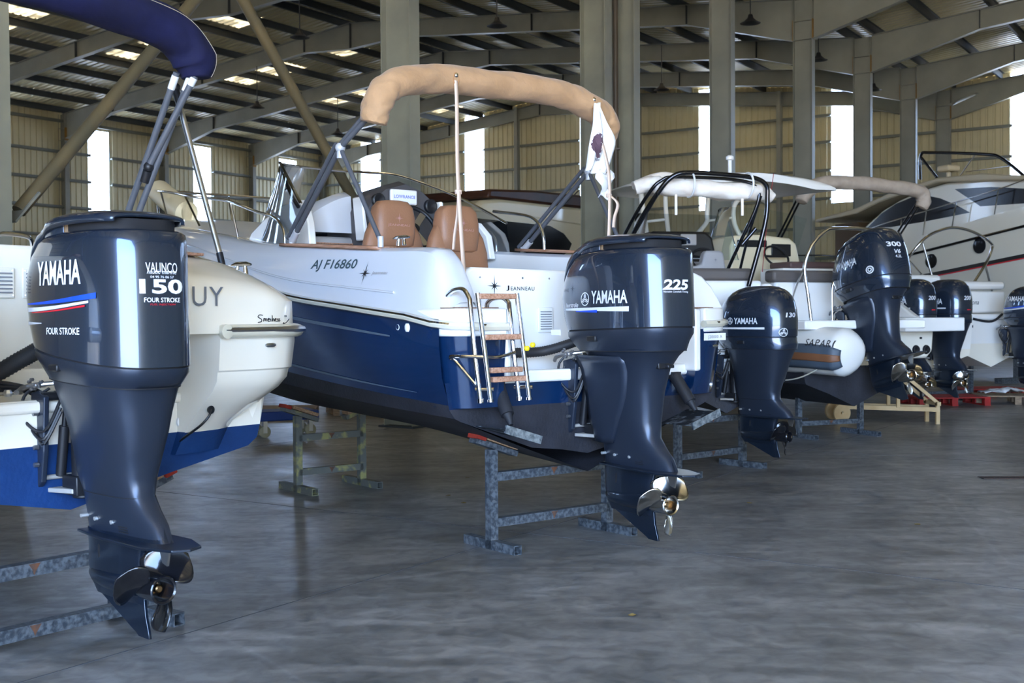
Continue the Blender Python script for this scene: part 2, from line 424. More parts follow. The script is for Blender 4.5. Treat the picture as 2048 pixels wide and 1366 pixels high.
n.links.new(t.outputs['Object'], mv.inputs[6]); n.links.new(nd.outputs['Color'], mv.inputs[7]); n.links.new(mv.outputs[2], vo.inputs['Vector'])
ck = ramp(vo.outputs['Distance'], [(0.0, (1.5, 1.5, 1.55)), (0.006, (1, 1, 1))]); m4 = mix('MULTIPLY', 0.55, m3.outputs[2], ck.outputs[0])
n.links.new(m4.outputs[2], b.inputs['Base Color'])
rr_ = n.nodes.new('ShaderNodeMapRange'); rr_.inputs[3].default_value = 0.22; rr_.inputs[4].default_value = 0.52; n.links.new(nz(2.2, 6, 0.5).outputs['Fac'], rr_.inputs[0]); n.links.new(rr_.outputs[0], b.inputs['Roughness'])
bp = n.nodes.new('ShaderNodeBump'); bp.inputs['Strength'].default_value = 0.25; bp.inputs['Distance'].default_value = 0.01
n.links.new(nz(14, 8).outputs['Fac'], bp.inputs['Height']); n.links.new(bp.outputs[0], b.inputs['Normal'])
mb = MB(); P4 = [hp(S0, WL), hp(S0, WR), hp(S1, WR), hp(S1, WL)]
mb.add([(p.x, p.y, 0) for p in P4] + [(p.x, p.y, -0.2) for p in P4], [(0, 1, 2, 3), (7, 6, 5, 4), (0, 4, 5, 1), (1, 5, 6, 2), (2, 6, 7, 3), (3, 7, 4, 0)])
floor = struct('floor', mb, fl, smooth=False)
JOINT = mat('floor_joint', (0.075, 0.078, 0.085), 0.8)
jm = MB()
for s_ in (1.2, 6.9, 12.7, 18.9, 24, 29, 34, 39): jm.bar(hp(s_, WR + .1, .0005), hp(s_, WL - .1, .0005), 0.006, 0.002)
for w_ in (-13, -7.2, -1.4, 4.4, 10.1, 16, 22, 28, 34): jm.bar(hp(S0 + .1, w_, .0005), hp(S1 - .1, w_, .0005), 0.006, 0.002)
obj('expansion_joints', jm, JOINT, floor, smooth=False)
# outside ground beyond the door
om = MB(); q = [hp(S0 - 40, 45, -.02), hp(S0 - 40, -45, -.02), hp(S0, -45, -.02), hp(S0, 45, -.02)]
om.add(q, [(0, 1, 2, 3)]); q = [hp(S0, WR, -.02), hp(S0, WR - 30, -.02), hp(S1, WR - 30, -.02), hp(S1, WR, -.02)]; om.add(q, [(3, 2, 1, 0)]); struct('floor_outside', om, mat('outside_concrete', (0.50, 0.46, 0.38), 0.8), smooth=False)
# left wall
LW = [(18.9, 20.0), (24.9, 26.0), (30.25, 31.26), (35.7, 36.7), (41.0, 42.1), (13.0, 14.1), (7.5, 8.6), (1.5, 2.6)]
gl = [(a, b_, 5.77, 9.08) for a, b_ in LW]
mb = MB(); clad(mb, S0, S1, lambda t_: EAVE + .22, lambda t_, z, d: hp(t_, WL - d, z), gl)
wl = struct('wall_left', mb, CLAD, smooth=False)
GZ = [2.5, 3.6, 4.75, 5.86, 6.93, 8.0, 9.2]
def girts(zs_, t0, t1, gaps, P, parent, ang):
    for z in zs_:
        cut = sorted(g for g in gaps if g[2] < z < g[3]); a0 = t0; segs = []
        for g_ in cut:
            if g_[0] > a0: segs.append((a0, g_[0]))
            a0 = max(a0, g_[1])
        segs.append((a0, t1))
        for s0_, s1_ in segs:
            if s1_ - s0_ < .3: continue
            g = MB(); g.box((0, 0, 0), (s1_ - s0_, 0.12, 0.05)); g.box((0, -.055, .04), (s1_ - s0_, 0.01, 0.09))
            o = obj('girt', g, GIRT, parent, smooth=False); o.location = P((s0_ + s1_) / 2, z); o.rotation_euler = (0, 0, ang)
girts(GZ, S0, S1, [(a, b_, 5.77, 9.08) for a, b_ in LW], lambda t_, z: hp(t_, WL - .14, z), wl, math.atan2(HU.y, HU.x))
# gable wall
GW = [(.851, .824), (.7097, .6862), (.572, .546), (.4455, .4185), (.3237, .297), (.178, .1535), (.04, .015), (-.1, -.125), (-.24, -.265)]
GW = [(b_ * S1, a * S1) for a, b_ in GW]
GW[4] = (.297 * S1, .3237 * S1)
def clad_far(): 
    mb = MB(); clad(mb, WR, WL, lambda t_: roofz(t_) + .22, lambda t_, z, d: hp(S1 - d, t_, z), [(a, b_, 5.72, roofz((a + b_) / 2) + .21) for a, b_ in GW])
    return mb
wf = struct('wall_far', clad_far(), CLAD, smooth=False)
girts([2.5, 3.6, 4.75, 5.86, 6.93, 8.0, 9.0], WR, WL, [(a, b_, 5.72, 12) for a, b_ in GW], lambda t_, z: hp(S1 - .14, t_, z), wf, math.atan2(HV.y, HV.x))
# right wall and near wall with the door opening
mb = MB(); clad(mb, S0, S1, lambda t_: EAVE + .22, lambda t_, z, d: hp(t_, WR + d, z), []); struct('wall_right', mb, CLAD, smooth=False)
mb = MB(); clad(mb, WR, WL, lambda t_: roofz(t_) + .22, lambda t_, z, d: hp(S0 + d, t_, z), [(-19.0, 2.0, 0.0, 8.2)]); struct('wall_near', mb, CLAD, smooth=False)
# translucent window panes
PANE = bpy.data.materials.new('translucent_sheet'); PANE.use_nodes = True; n = PANE.node_tree; n.nodes.clear()
o_ = n.nodes.new('ShaderNodeOutputMaterial'); t1 = n.nodes.new('ShaderNodeBsdfTranslucent'); t2 = n.nodes.new('ShaderNodeBsdfTransparent'); x_ = n.nodes.new('ShaderNodeMixShader')
t1.inputs[0].default_value = (.95, .97, 1, 1); t2.inputs[0].default_value = (.9, .95, 1, 1); x_.inputs[0].default_value = 0.6
n.links.new(t1.outputs[0], x_.inputs[1]); n.links.new(t2.outputs[0], x_.inputs[2]); n.links.new(x_.outputs[0], o_.inputs[0])
wi = 1
for a, b_ in LW[:5]:
    m_ = MB(); m_.add([hp(a, WL + .01, 5.77), hp(b_, WL + .01, 5.77), hp(b_, WL + .01, 9.08), hp(a, WL + .01, 9.08)], [(0, 1, 2, 3)]); m_.add([hp(a, WL + .03, 5.77), hp(b_, WL + .03, 5.77), hp(b_, WL + .03, 9.08), hp(a, WL + .03, 9.08)], [(3, 2, 1, 0)])
    struct('window_%d' % wi, m_, PANE, smooth=False, fixn=False); wi += 1
for a, b_ in GW[:6]:
    zt = roofz((a + b_) / 2) + .2; m_ = MB()
    m_.add([hp(S1 + .01, a, 5.72), hp(S1 + .01, b_, 5.72), hp(S1 + .01, b_, zt), hp(S1 + .01, a, zt)], [(0, 1, 2, 3)]); m_.add([hp(S1 + .03, a, 5.72), hp(S1 + .03, b_, 5.72), hp(S1 + .03, b_, zt), hp(S1 + .03, a, zt)], [(3, 2, 1, 0)])
    struct('window_%d' % wi, m_, PANE, smooth=False, fixn=False); wi += 1
# roof deck, corrugated across the purlins, in four slopes
R2 = (WC + WR) / 2
mb = MB(); pitch = 0.25; N = int((S1 + .3 - S0) / pitch)
prof = []
for i in range(N):
    a = S0 + i * pitch; prof += [(a, 0.22), (a + .6 * pitch, 0.22), (a + .7 * pitch, 0.26), (a + .9 * pitch, 0.26)]
frames_s = [1.0, 6.5, 12.7, 18.75, 23.8, 29.0, 34.0, 39.0, 43.8]
sky_s = [(a + b_) / 2 for a, b_ in zip(frames_s, frames_s[1:])]
for wa, wb in ((WL, DR), (DR, WC), (WC, R2), (R2, WR)):
    lo, hi = min(wa, wb), max(wa, wb)
    for (a, da), (b_, db) in zip(prof, prof[1:]):
        m_ = (a + b_) / 2; cuts = [lo, hi]; litr = []
        for sc in sky_s:
            if abs(m_ - sc) < .75: litr = [(30.0, 31.4), (31.8, 33.0), (27.0, 28.2), (14.2, 15.4), (16.0, 17.2), (19.4, 20.2), (2.5, 4.0), (-2.0, -0.6)]
        litr = [q for q in litr if lo < q[0] and q[1] < hi]
        cuts = sorted(cuts + [x for q in litr for x in q])
        for c0, c1 in zip(cuts, cuts[1:]):
            lit = any(q[0] <= (c0 + c1) / 2 <= q[1] for q in litr)
            mb.add([hp(a, c0, roofz(c0) + da), hp(b_, c0, roofz(c0) + db), hp(b_, c1, roofz(c1) + db), hp(a, c1, roofz(c1) + da)], [(0, 1, 2, 3)], 1 if lit else 0)
SKYL = bpy.data.materials.new('roof_light_sheet'); SKYL.use_nodes = True; n = SKYL.node_tree; n.nodes.clear()
o_ = n.nodes.new('ShaderNodeOutputMaterial'); t1 = n.nodes.new('ShaderNodeBsdfTranslucent'); t1.inputs[0].default_value = (.9, .70, .38, 1)
d1 = n.nodes.new('ShaderNodeBsdfDiffuse'); d1.inputs[0].default_value = (.4, .36, .24, 1); x_ = n.nodes.new('ShaderNodeMixShader')
wv = n.nodes.new('ShaderNodeTexNoise'); wv.inputs['Scale'].default_value = 1.6; rp = n.nodes.new('ShaderNodeMapRange'); rp.inputs[1].default_value = .42; rp.inputs[2].default_value = .62; rp.inputs[3].default_value = .97; rp.inputs[4].default_value = .86
tt = n.nodes.new('ShaderNodeTexCoord'); n.links.new(tt.outputs['Object'], wv.inputs['Vector']); n.links.new(wv.outputs['Fac'], rp.inputs[0]); n.links.new(rp.outputs[0], x_.inputs[0])
n.links.new(t1.outputs[0], x_.inputs[1]); n.links.new(d1.outputs[0], x_.inputs[2]); n.links.new(x_.outputs[0], o_.inputs[0])
ceil = struct('ceiling', mb, [DECK, SKYL], smooth=False)
# purlins (Z sections)
pw = []
for wa, wb in ((WL, DR), (DR, WC), (WC, R2), (R2, WR)):
    k = 9
    for i in range(k + 1):
        w_ = wa + (wb - wa) * (i + 0.25) / (k + .5); pw.append(w_)
for w_ in pw:
    g = MB(); g.box((0, 0, .11), (S1 - S0 - .2, 0.006, 0.20)); g.box((0, .035, .01), (S1 - S0 - .2, 0.07, 0.006)); g.box((0, -.035, .21), (S1 - S0 - .2, 0.07, 0.006))
    o = obj('purlin', g, STEELD, ceil, smooth=False); o.location = hp((S0 + S1) / 2, w_, roofz(w_)); o.rotation_euler = (0, 0, math.atan2(HU.y, HU.x))
# columns
def ibeam(mb, a, b_, web_dir, depth, fw, tf=0.016, tw=0.01, depth2=None):
    """I section swept from a to b; web along web_dir"""
    a = Vector(a); b_ = Vector(b_); d = (b_ - a).normalized(); wd = Vector(web_dir); wd = (wd - d * wd.dot(d)).normalized(); fd = d.cross(wd)
    D2 = depth if depth2 is None else depth2
    for sg in (-1, 1):
        P = []
        for p, D in ((a, depth), (b_, D2)):
            c = p + wd * sg * (D / 2 - tf / 2)
            P += [c + wd * x * tf / 2 + fd * y * fw / 2 for x, y in ((-1, -1), (1, -1), (1, 1), (-1, 1))]
        mb.add(P, [(0, 4, 5, 1), (1, 5, 6, 2), (2, 6, 7, 3), (3, 7, 4, 0), (3, 2, 1, 0), (4, 5, 6, 7)])
    P = []
    for p, D in ((a, depth), (b_, D2)): P += [p + wd * x * (D / 2 - tf) + fd * y * tw / 2 for x, y in ((-1, -1), (1, -1), (1, 1), (-1, 1))]
    mb.add(P, [(0, 4, 5, 1), (1, 5, 6, 2), (2, 6, 7, 3), (3, 7, 4, 0)])
def column(s_, w_, label, m=STEEL, top=None, D=.5, fw=.22, along=HV, name='steel_column', group=None, plates=True):
    top = roofz(w_) if top is None else top
    o = thing(name, label, 'column', hp(s_, w_), (0, 0, 0), group)
    al = Vector(along); mb = MB(); ibeam(mb, (0, 0, 0.02), (0, 0, top), al, D, fw); obj('post', mb, m, o, smooth=False)
    g = MB(); R = Matrix.Rotation(math.atan2(al.y, al.x), 3, 'Z'); g.box((0, 0, .0125), (D + .1, fw + .12, .025), R=R); obj('base_plate', g, STEELD, o, smooth=False)
    if plates:
        g = MB()
        for z in (top - 1.02, top - .55): g.box((0, 0, z), (D - .02, fw - .01, .014), R=R)
        obj('stiffener', g, m, o, smooth=False)
        g = MB(); g.box(al * (D / 2 + .004) + Vector((0, 0, top - .78)), (.01, fw + .02, .5), R=R); g.box(-al * (D / 2 + .004) + Vector((0, 0, top - .78)), (.01, fw + .02, .5), R=R)
        obj('rusty_flange_edge', g, RUSTB, o, smooth=False)
    return o
cl = [(6.5, 'wide grey column cut by the left edge of the frame'),
      (12.7, 'wide olive grey column rising behind the sand coloured rolled canopy, left of centre'),
      (23.8, 'tall grey column just right of the double column, behind the white hardtop'),
      (29.0, 'tall grey column with roof girders spreading from its top, in front of the grey beige rolled canopy'),
      (34.0, 'grey column beside the bright window slit, right of the column with the spreading girders'),
      (39.0, 'dark grey column second from the far end of the row, left of the flybridge hoop'), (43.7, 'farthest column of the middle row, against the gable wall')]
for i, (s_, lb) in enumerate(cl): column(s_, WC, lb, STEELW if s_ < 20 else STEEL)
column(18.3, WC + .05, 'left one of the two close columns behind the canopy right end', STEELW, fw=.26)
column(19.2, WC - .05, 'right one of the two close columns, with rust marks', STEELW, fw=.24)
dp = MB(); dp.cyl((0, 0, 0), (0, 0, 9.3), .05); dp.box((0, 0, .15), (.13, .13, .3)); dp.box((0, 0, 4.5), (.14, .14, .03))
dpo = obj('drain_pipe', dp, mat('brown_pipe', '#4a3d2d', .5), None); dpo.location = hp(18.75, WC - .1); tag(dpo, 'slim brown drain pipe between the two close columns', 'pipe')
for k, s_ in enumerate((24.0, 29.0, 33.9, 39.0, 43.8)):
    column(s_, WL - .2, 'grey steel post on the left wall, ' + ['hidden behind the left column', 'leftmost one in view', 'between the two brightest left windows', 'left of the windscreen of the blue boat', 'in the far corner of the hall'][k], STEEL, D=.4, fw=.2, name='wall_post')
for k, q in enumerate((.0917, .3665, .5035, .639, .775)):
    column(S1 - .48, q * S1, 'slim grey post on the gable wall, %s' % ['right of the twin engines canopy hoop', 'behind the white hardtop mast', 'right of the pair of close columns', 'above the cream yacht canopy', 'left of the wide olive column'][k], STEEL, D=.25, fw=.16, along=HU, name='gable_post', plates=False)
# rafters: haunched I girders across each nave
def rafter(s_, label, naves, m=STEEL, D=.5):
    o = thing('roof_rafter', label, 'rafter', hp(s_, WC, 8))
    for wa, wb in naves:
        mb = MB(); sg = 1 if wb > wa else -1; mid = (wa + wb) / 2
        fr = [(wa + sg * .26, 1.05), (wa + sg * 3.2, .52), (mid - sg * 2.0, .5), (mid, .82), (mid + sg * 2.0, .5), (wb - sg * 3.2, .52), (wb - sg * .22, 1.0)]
        for (a, da), (b_, db) in zip(fr, fr[1:]):
            for f in (0, 1):
                pass
            A0 = hp(0, a - WC, roofz(a) - 8); B0 = hp(0, b_ - WC, roofz(b_) - 8)
            # web, flanges, stiffener
            for y in (-.006, .006): pass
            t_ = HU * .006
            mb.add([A0 + t_, B0 + t_, B0 + t_ - Vector((0, 0, db)), A0 + t_ - Vector((0, 0, da)), A0 - t_, B0 - t_, B0 - t_ - Vector((0, 0, db)), A0 - t_ - Vector((0, 0, da))],
                   [(0, 1, 2, 3), (7, 6, 5, 4), (0, 4, 5, 1), (3, 2, 6, 7), (0, 3, 7, 4), (1, 5, 6, 2)])
            for za, zb in ((0, 0), (-da, -db)):
                mb.bar(A0 + Vector((0, 0, za)), B0 + Vector((0, 0, zb)), .2, .016)
        obj('girder', mb, m, o, smooth=False)
        g = MB()
        for (a, da) in fr[1:-1] + [((fr[1][0] + fr[2][0]) / 2, .5), ((fr[4][0] + fr[5][0]) / 2, .5)]:
            A0 = hp(0, a - WC, roofz(a) - 8 - da / 2); g.bar(A0 + Vector((0, 0, da / 2)), A0 - Vector((0, 0, da / 2)), .19, .014, up=HV)
        obj('stiffener', g, STEELD, o, smooth=False)
    return o
rl = {6.5: 'roof girder nearest the camera, above the navy canopy', 12.7: 'second nearest roof girder, crossing above the navy canopy', 18.75: 'third roof girder, meeting the double column',
      23.8: 'roof girder carried by the column behind the white hardtop', 29.0: 'roof girder spreading wide haunches from its column, right of centre', 34.0: 'roof girder over the far bright window slit', 39.0: 'second farthest roof girder', 43.75: 'roof girder lying against the gable wall'}
for s_, lb in rl.items(): rafter(s_, lb, [(WC, WL), (WC, WR)])
# bracing in the column row
def brace(s0, z0, s1, z1, w_, label, r=.07, m=BROWNST):
    a = hp(s0, w_, z0); b_ = hp(s1, w_, z1); o = thing('diagonal_brace', label, 'brace', a); mb = MB(); mb.cyl((0, 0, 0), b_ - a, r, 14); obj('tube', mb, m, o)
    g = MB(); d = (b_ - a).normalized(); g.bar(-d * .15, d * .25, .02, .2, up=HV); g.bar(b_ - a - d * .25, b_ - a + d * .15, .02, .2, up=HV); obj('gusset', g, STEEL, o, smooth=False)
brace(6.85, 2.55, 12.4, 8.8, WC, 'brown diagonal brace rising to the right under the navy canopy')
brace(6.85, 8.75, 12.4, 2.5, WC + .16, 'brown diagonal brace falling to the right behind the grey canopy struts')
brace(40.0, 8.3, 43.6, 9.2, 9.0, 'thin brace under the roof near the far right windows', .05, STEEL)
# hanging lamps
LAMP = mat('black_lamp_metal', (.02, .02, .022), .5)
lp = [(29.2, 11.6, 9.1, 'black bell lamp hanging left of the column with the spreading girders'), (34.6, 11.6, 9.1, 'black bell lamp hanging right of the column with the spreading girders'), (40.3, 11.6, 9.1, 'farthest black bell lamp at upper right'),
      (25.7, 17.2, 9.1, 'black bell lamp hanging above the sand coloured rolled canopy'), (30.8, 17.4, 9.1, 'black bell lamp hanging left of the double column'), (36.1, 17.5, 9.1, 'black bell lamp hanging right of the double column'),
      (23.7, 22.3, 9.1, 'black bell lamp hanging over the grey canopy struts'), (30.7, 31, 9.1, 'black bell lamp near the second left wall window'), (35.6, 31.5, 8.8, 'lowest black bell lamp, left of the wide olive column')]
CAMP = Vector((0, 0, 1.52))
def nearer(s_, w_, z_): return CAMP + (hp(s_, w_, z_) - CAMP) * .90
lamp0 = None
for s_, w_, z_, lb in lp:
    if lamp0 is None:
        lamp0 = thing('hanging_lamp', lb, 'lamp', nearer(s_, w_, z_), group='black lamps hanging from the roof')
        mb = MB(); mb.lathe([(.02, .22), (.05, .2), (.07, .12), (.16, .04), (.24, 0), (.23, 0), (.15, .035), (.05, .1), (0.001, .11)]); obj('lamp_shade', mb, LAMP, lamp0)
        mb = MB(); mb.cyl((0, 0, .2), (0, 0, 1.35), .014, 6); obj('cord', mb, LAMP, lamp0)
    else: copy_tree(lamp0, nearer(s_, w_, z_), None, lb)
# ================================================================ OUTBOARD MOTORS
# local frame: origin under the transom face at skeg tip level, +x forward, +y port, z up
def ring_plan(xf, xr, hw, z, tilt=0.0, ef=2.6, er=4.0, n=48, tp=0.0):
    """superellipse plan: rounder front, squarer rear"""
    xc = (xf + xr) / 2; a = (xf - xr) / 2; out = []
    for k in range(n):
        t = 2 * PI * k / n; c, s_ = math.cos(t), math.sin(t); e_ = ef if c > 0 else er
        x = xc + a * math.copysign(abs(c) ** (2 / e_), c); y = hw * math.copysign(abs(s_) ** (2 / e_), s_)
        q_ = max(0, -(x - xc) / a); y *= 1 - tp * q_ * q_
        out.append(Vector((x, y, z + tilt * (x - xc))))
    return out
def interp(tab, z):
    for a, b in zip(tab, tab[1:]):
        if a[0] <= z <= b[0]:
            t = (z - a[0]) / (b[0] - a[0]); return [p + (q - p) * t for p, q in zip(a, b)]
    return tab[-1]
def propeller(parent, c, R, m, nb=3, a0=0.3, hub=.062, L=.17):
    """c = centre of hub; axis along x"""
    p = MB(); c = Vector(c)
    p.lathe([(hub * .80, L / 2), (hub * .95, L * .2), (hub, -L / 2), (hub * .93, -L / 2 - .004), (hub * .8, -L / 2), (hub * .74, L * .1), (.02, L * .1)], c, (1, 0, 0), 30)
    po = obj('propeller', p, m, parent)
    q = MB(); q.lathe([(.018, 0), (.018, .05), (.012, .055), (.001, .055)], c + Vector((-.0, 0, 0)), (-1, 0, 0), 14)
    q.lathe([(.03, 0), (.03, .02), (.001, .02)], c + Vector((.02, 0, 0)), (-1, 0, 0), 14); obj('hub_nut', q, mat('brass', (.5, .32, .16), .3, metal=1), po)
    for k in range(nb):
        a = a0 + 2 * PI * k / nb; rows = []
        for i in range(13):
            v = i / 12; r = hub * .9 + (R - hub * .9) * v
            half = 0.80 * (math.sin(PI * min(1, v * .80 + .20)) ** .55) if v < 1 else 0.02
            half *= (1 - v ** 6 * .92)
            row = []
            for j in range(11):
                u_ = -1 + 2 * j / 10; an = a + .35 * v + u_ * half
                x = -.085 * u_ * half * 1.15 - .035 * v * v
                row.append(c + Vector((x, math.cos(an) * r, math.sin(an) * r)))
            rows.append(row)
        bm_ = MB(); bm_.patch(rows); obj('blade', bm_, m, po, solid=.007, sharp=60)
    return po
_obj = obj
WARP = [None]
def obj(name, mb, *a, **k):
    if WARP[0] and not getattr(mb, 'warped', False): mb.v = [WARP[0](v) for v in mb.v]; mb.warped = True
    return _obj(name, mb, *a, **k)
def ramp01(z, a, b): return max(0.0, min(1.0, (z - a) / (b - a)))
def outboard(*a, kl=.965, kx=1.06, dz=0.0, **k):
    def w(v):
        x, y, z = v; t = ramp01(z, .85, 1.12); x = x * (1 - t) + (.045 + (x - .045) * kl) * t if t > 0 else x
        b_ = 1 - ramp01(z, .45, .62); x = x * (1 + (kx - 1) * b_) if x < -.1 else x
        if dz: z = z + dz * ramp01(z, .85, 1.285) * (1 - ramp01(z, 1.30, 1.55))
        return (x, y, z)
    WARP[0] = w; r = _outboard(*a, **k); WARP[0] = None; return r
def _outboard(label, loc, rot, style='cap', scale=1.0, tilt=-.03, prop=None, PR=.19, pa=0.3, steer=0.0, seam_tilt=None, group=None, hose=True, wid=1.0, funnel=False):
    """style: 'cap' overhanging intake lid, 'dome' rounded lid, 'edge' tall V6 lid with side intake"""
    T = thing('outboard_motor', label, 'outboard motor', loc, rot, group); T.scale = (scale,) * 3
    st = seam_tilt if seam_tilt is not None else tilt
    # leg and lower unit
    tab = [(.43, -.19, -.83, .062), (.50, -.19, -.80, .075), (.56, -.188, -.745, .085), (.62, -.18, -.70, .095), (.72, -.16, -.685, .12), (.90, -.14, -.71, .14), (1.04, -.12, -.765, .16), (1.12, -.10, -.83, .20), (1.165, -.07, -.88, .235)]
    if funnel: tab = tab[:4] + [(.70, -.16, -.69, .125), (.80, -.15, -.72, .145), (.90, -.14, -.76, .168), (1.00, -.12, -.80, .192), (1.10, -.09, -.85, .222), (1.165, -.07, -.88, .238)]
    mb = MB(); mb.loft([ring_plan(r[1], r[2], r[3] * wid, r[0], 0, 2.2, 3.0) for r in tab]); obj('midsection', mb, ENGM, T, sharp=50)
    if funnel:
        mb = MB(); mb.loft([ring_plan(-.187, -.703, .0965 * wid, .612, 0, 2.2, 3), ring_plan(-.187, -.703, .0965 * wid, .616, 0, 2.2, 3)]); obj('midsection_seam', mb, DARKIN, T)
    # side covers on the leg: raised rounded panel each side
    for sg in (() if funnel else (1, -1)):
        mb = MB(); rows = []
        for i in range(13):
            z = .57 + (1.12 - .57) * i / 12; r = interp(tab, z); f = math.sin(PI * min(1, max(0, i / 12)) * .5)
            xr = -.36 - .25 * f; row = []
            for j in range(9):
                x = r[1] - .01 + (xr - r[1]) * j / 8; row.append(Vector((x, sg * (r[3] * wid * (1.0 - .12 * (1 - math.sin(PI * j / 8))) + .012 * math.sin(PI * j / 8) + .006), z)))
            rows.append(row)
        mb.patch(rows, flip=sg < 0); obj('side_cover', mb, ENGM, T, solid=.008)
    mb = MB(); mb.loft([ring_plan(-.19, -.80, .064 * wid, .50, 0, 2, 3), ring_plan(-.19, -.83, .06, .43, 0, 2, 3)])
    mb.loft([ring_plan(-.19, -.66, .058, .44, 0, 2.4, 2.2), ring_plan(-.19, -.63, .050, .36, 0, 2.4, 2.2), ring_plan(-.195, -.62, .056, .27, 0, 2.4, 2.2), ring_plan(-.205, -.62, .032, .19, 0, 2.4, 2.2), ring_plan(-.24, -.63, .013, .14, 0, 2.4, 2.2)])
    mb.lathe([(.004, .0), (.03, .02), (.05, .07), (.062, .16), (.064, .26), (.06, .40), (.055, .41)], (-.195, 0, .232), (-1, 0, 0), 26)
    sk = [(-.20, .21), (-.225, .165), (-.57, .012), (-.59, 0), (-.675, 0), (-.668, .03), (-.645, .10), (-.635, .19)]
    mb.prism([(a, b) for a, b in sk], (0, -.007, 0), (1, 0, 0), (0, 0, 1), (0, .014, 0))
    mb.prism([(-.22, -.085), (-.45, -.12), (-.80, -.125), (-.955, -.07), (-.985, 0), (-.955, .07), (-.80, .125), (-.45, .12), (-.22, .085)], (0, 0, .425), (1, 0, 0), (0, 1, 0), (0, 0, .012))
    lu = obj('lower_unit', mb, ENGL, T, sharp=40, bevel=.003)
    mb = MB()
    for x in (-.24, -.36, -.50): mb.cyl((x, -.076, .497), (x, .076, .497), .009, 10)
    obj('bolt', mb, mat('pale_bolt', (.6, .6, .58), .35, metal=.6), lu)
    mb = MB()
    for k in range(3):
        for sg in (-1, 1): mb.box((-.58, sg * .0655, .462 + k * .011), (.07, .004, .004))
    for sg in (-1, 1): mb.box((-.345, sg * .0485, .335), (.016, .006, .085))
    obj('water_intake', mb, DARKIN, lu, smooth=False)
    mb = MB(); mb.prism([(-.80, .43), (-.76, .40), (-.78, .35), (-.815, .34), (-.825, .38), (-.835, .43)], (0, -.005, 0), (1, 0, 0), (0, 0, 1), (0, .010, 0)); obj('trim_tab', mb, STEELR, lu, smooth=False)
    propeller(T, (-.695, 0, .232), PR, prop or PROPB, a0=pa)
    # clamp bracket and swivel
    mb = MB()
    for sg in (1, -1):
        mb.prism([(.045, 1.02), (.045, 1.075), (-.03, 1.09), (-.10, 1.06), (-.085, .93), (-.075, .78), (-.05, .64), (-.015, .61), (-.004, .63), (-.004, 1.0)], (0, sg * .15 - .014, 0), (1, 0, 0), (0, 0, 1), (0, .028, 0))
    ob = obj('clamp_bracket', mb, ENGM, T, bevel=.006, smooth=False)
    mb = MB(); mb.cyl((-.13, 0, .56), (-.13, 0, 1.13), .05, 18); mb.cyl((-.06, -.16, 1.06), (-.06, .16, 1.06), .024, 14); mb.box((-.12, 0, 1.10), (.12, .16, .06)); mb.box((-.12, 0, .62), (.14, .13, .09))
    obj('swivel_bracket', mb, BLACKP, T, bevel=.006)
    mb = MB()
    for y in (-.06, .06): mb.cyl((-.03, y, .66), (-.075, y, .90), .024, 14); mb.cyl((-.075, y, .90), (-.10, y, 1.02), .012, 10)
    obj('tilt_cylinder', mb, BLACKP, T)
    mb = MB(); mb.cyl((-.02, -.13, .655), (-.02, .13, .655), .012, 10); mb.prism([(-.02, -.12), (-.16, -.07), (-.16, .07), (-.02, .12)], (0, 0, .585), (1, 0, 0), (0, 1, 0), (0, 0, .022)); obj('anode', mb, mat('pale_zinc', (.42, .40, .37), .6, metal=.4), T, bevel=.004)
    # bolts and fittings of the bracket
    mb = MB()
    for z in (.97, .72, .80):
        for y in (-.19, .19): mb.cyl((-.035, y * .88, z), (-.035, y, z), .011, 8)
    for k in range(9): mb.sphere((.02 - .025 * (k % 4), .155 + .012 * (k % 3), 1.10 + .012 * (k % 5)), .012, 8)
    mb.tube(crom([(.10, .19, 1.075), (.06, .2, 1.10), (-.02, .18, 1.12), (-.08, .1, 1.13)], 4), .013, 8)
    obj('steering_fittings', mb, mat('dull_steel', (.33, .33, .34), .35, metal=.9), T)
    mb = MB()
    for k, (x, z, q) in enumerate([(-.06, 1.16, .03), (-.08, 1.12, .0), (-.04, 1.10, -.03)]):
        mb.tube(crom([(-.02, .10 + q, z - .02), (.03, .17 + q, z - .10), (-.01, .19 + q, z - .22), (-.08, .16, z - .28), (-.11, .09, z - .12)], 5), .008, 7)
    obj('cable', mb, BLACKP, T)
    # bottom cowl
    zs = 1.285; ef, er = 2.5, 3.5; TP = .22 if style == 'cap' else .12
    if style == 'cap': seam = (.045, -.945, .285 * wid)
    elif style == 'dome': seam = (.03, -.90, .275 * wid); er = 3.0
    else: seam = (.03, -.93, .30 * wid); er = 3.0
    bc = MB(); bc.loft([ring_plan(-.06, -.885, .235 * wid, 1.15, st * .5, 2.5, 4, tp=TP), ring_plan(-.01, -.91, .262 * wid, 1.20, st, ef, er, tp=TP), ring_plan(seam[0] - .006, seam[1] + .004, seam[2] - .004, 1.245, st, ef, er, tp=TP), ring_plan(seam[0] - .003, seam[1] + .003, seam[2] - .003, zs - .010, st, ef, er, tp=TP)])
    bo = obj('bottom_cowl', bc, ENGM if style == 'cap' else ENGP, T, sharp=50)
    mb = MB(); mb.loft([ring_plan(seam[0] - .010, seam[1] + .010, seam[2] - .010, zs - .014, st, ef, er, tp=TP), ring_plan(seam[0] - .012, seam[1] + .012, seam[2] - .012, zs + .012, st, ef, er, tp=TP)]); obj('cowl_seal', mb, DARKIN, bo)
    mb = MB(); mb.loft([ring_plan(-.058, -.887, .2365 * wid, 1.146, st * .5, 2.5, 4, tp=TP), ring_plan(-.058, -.887, .2365 * wid, 1.151, st * .5, 2.5, 4, tp=TP)]); obj('apron_seam', mb, DARKIN, bo)
    for sg in (1, -1):
        mb = MB(); mb.box((-.42, sg * (seam[2] - .012), 1.225), (.09, .03, .035)); obj('latch', mb, BLACKP, bo, bevel=.006)
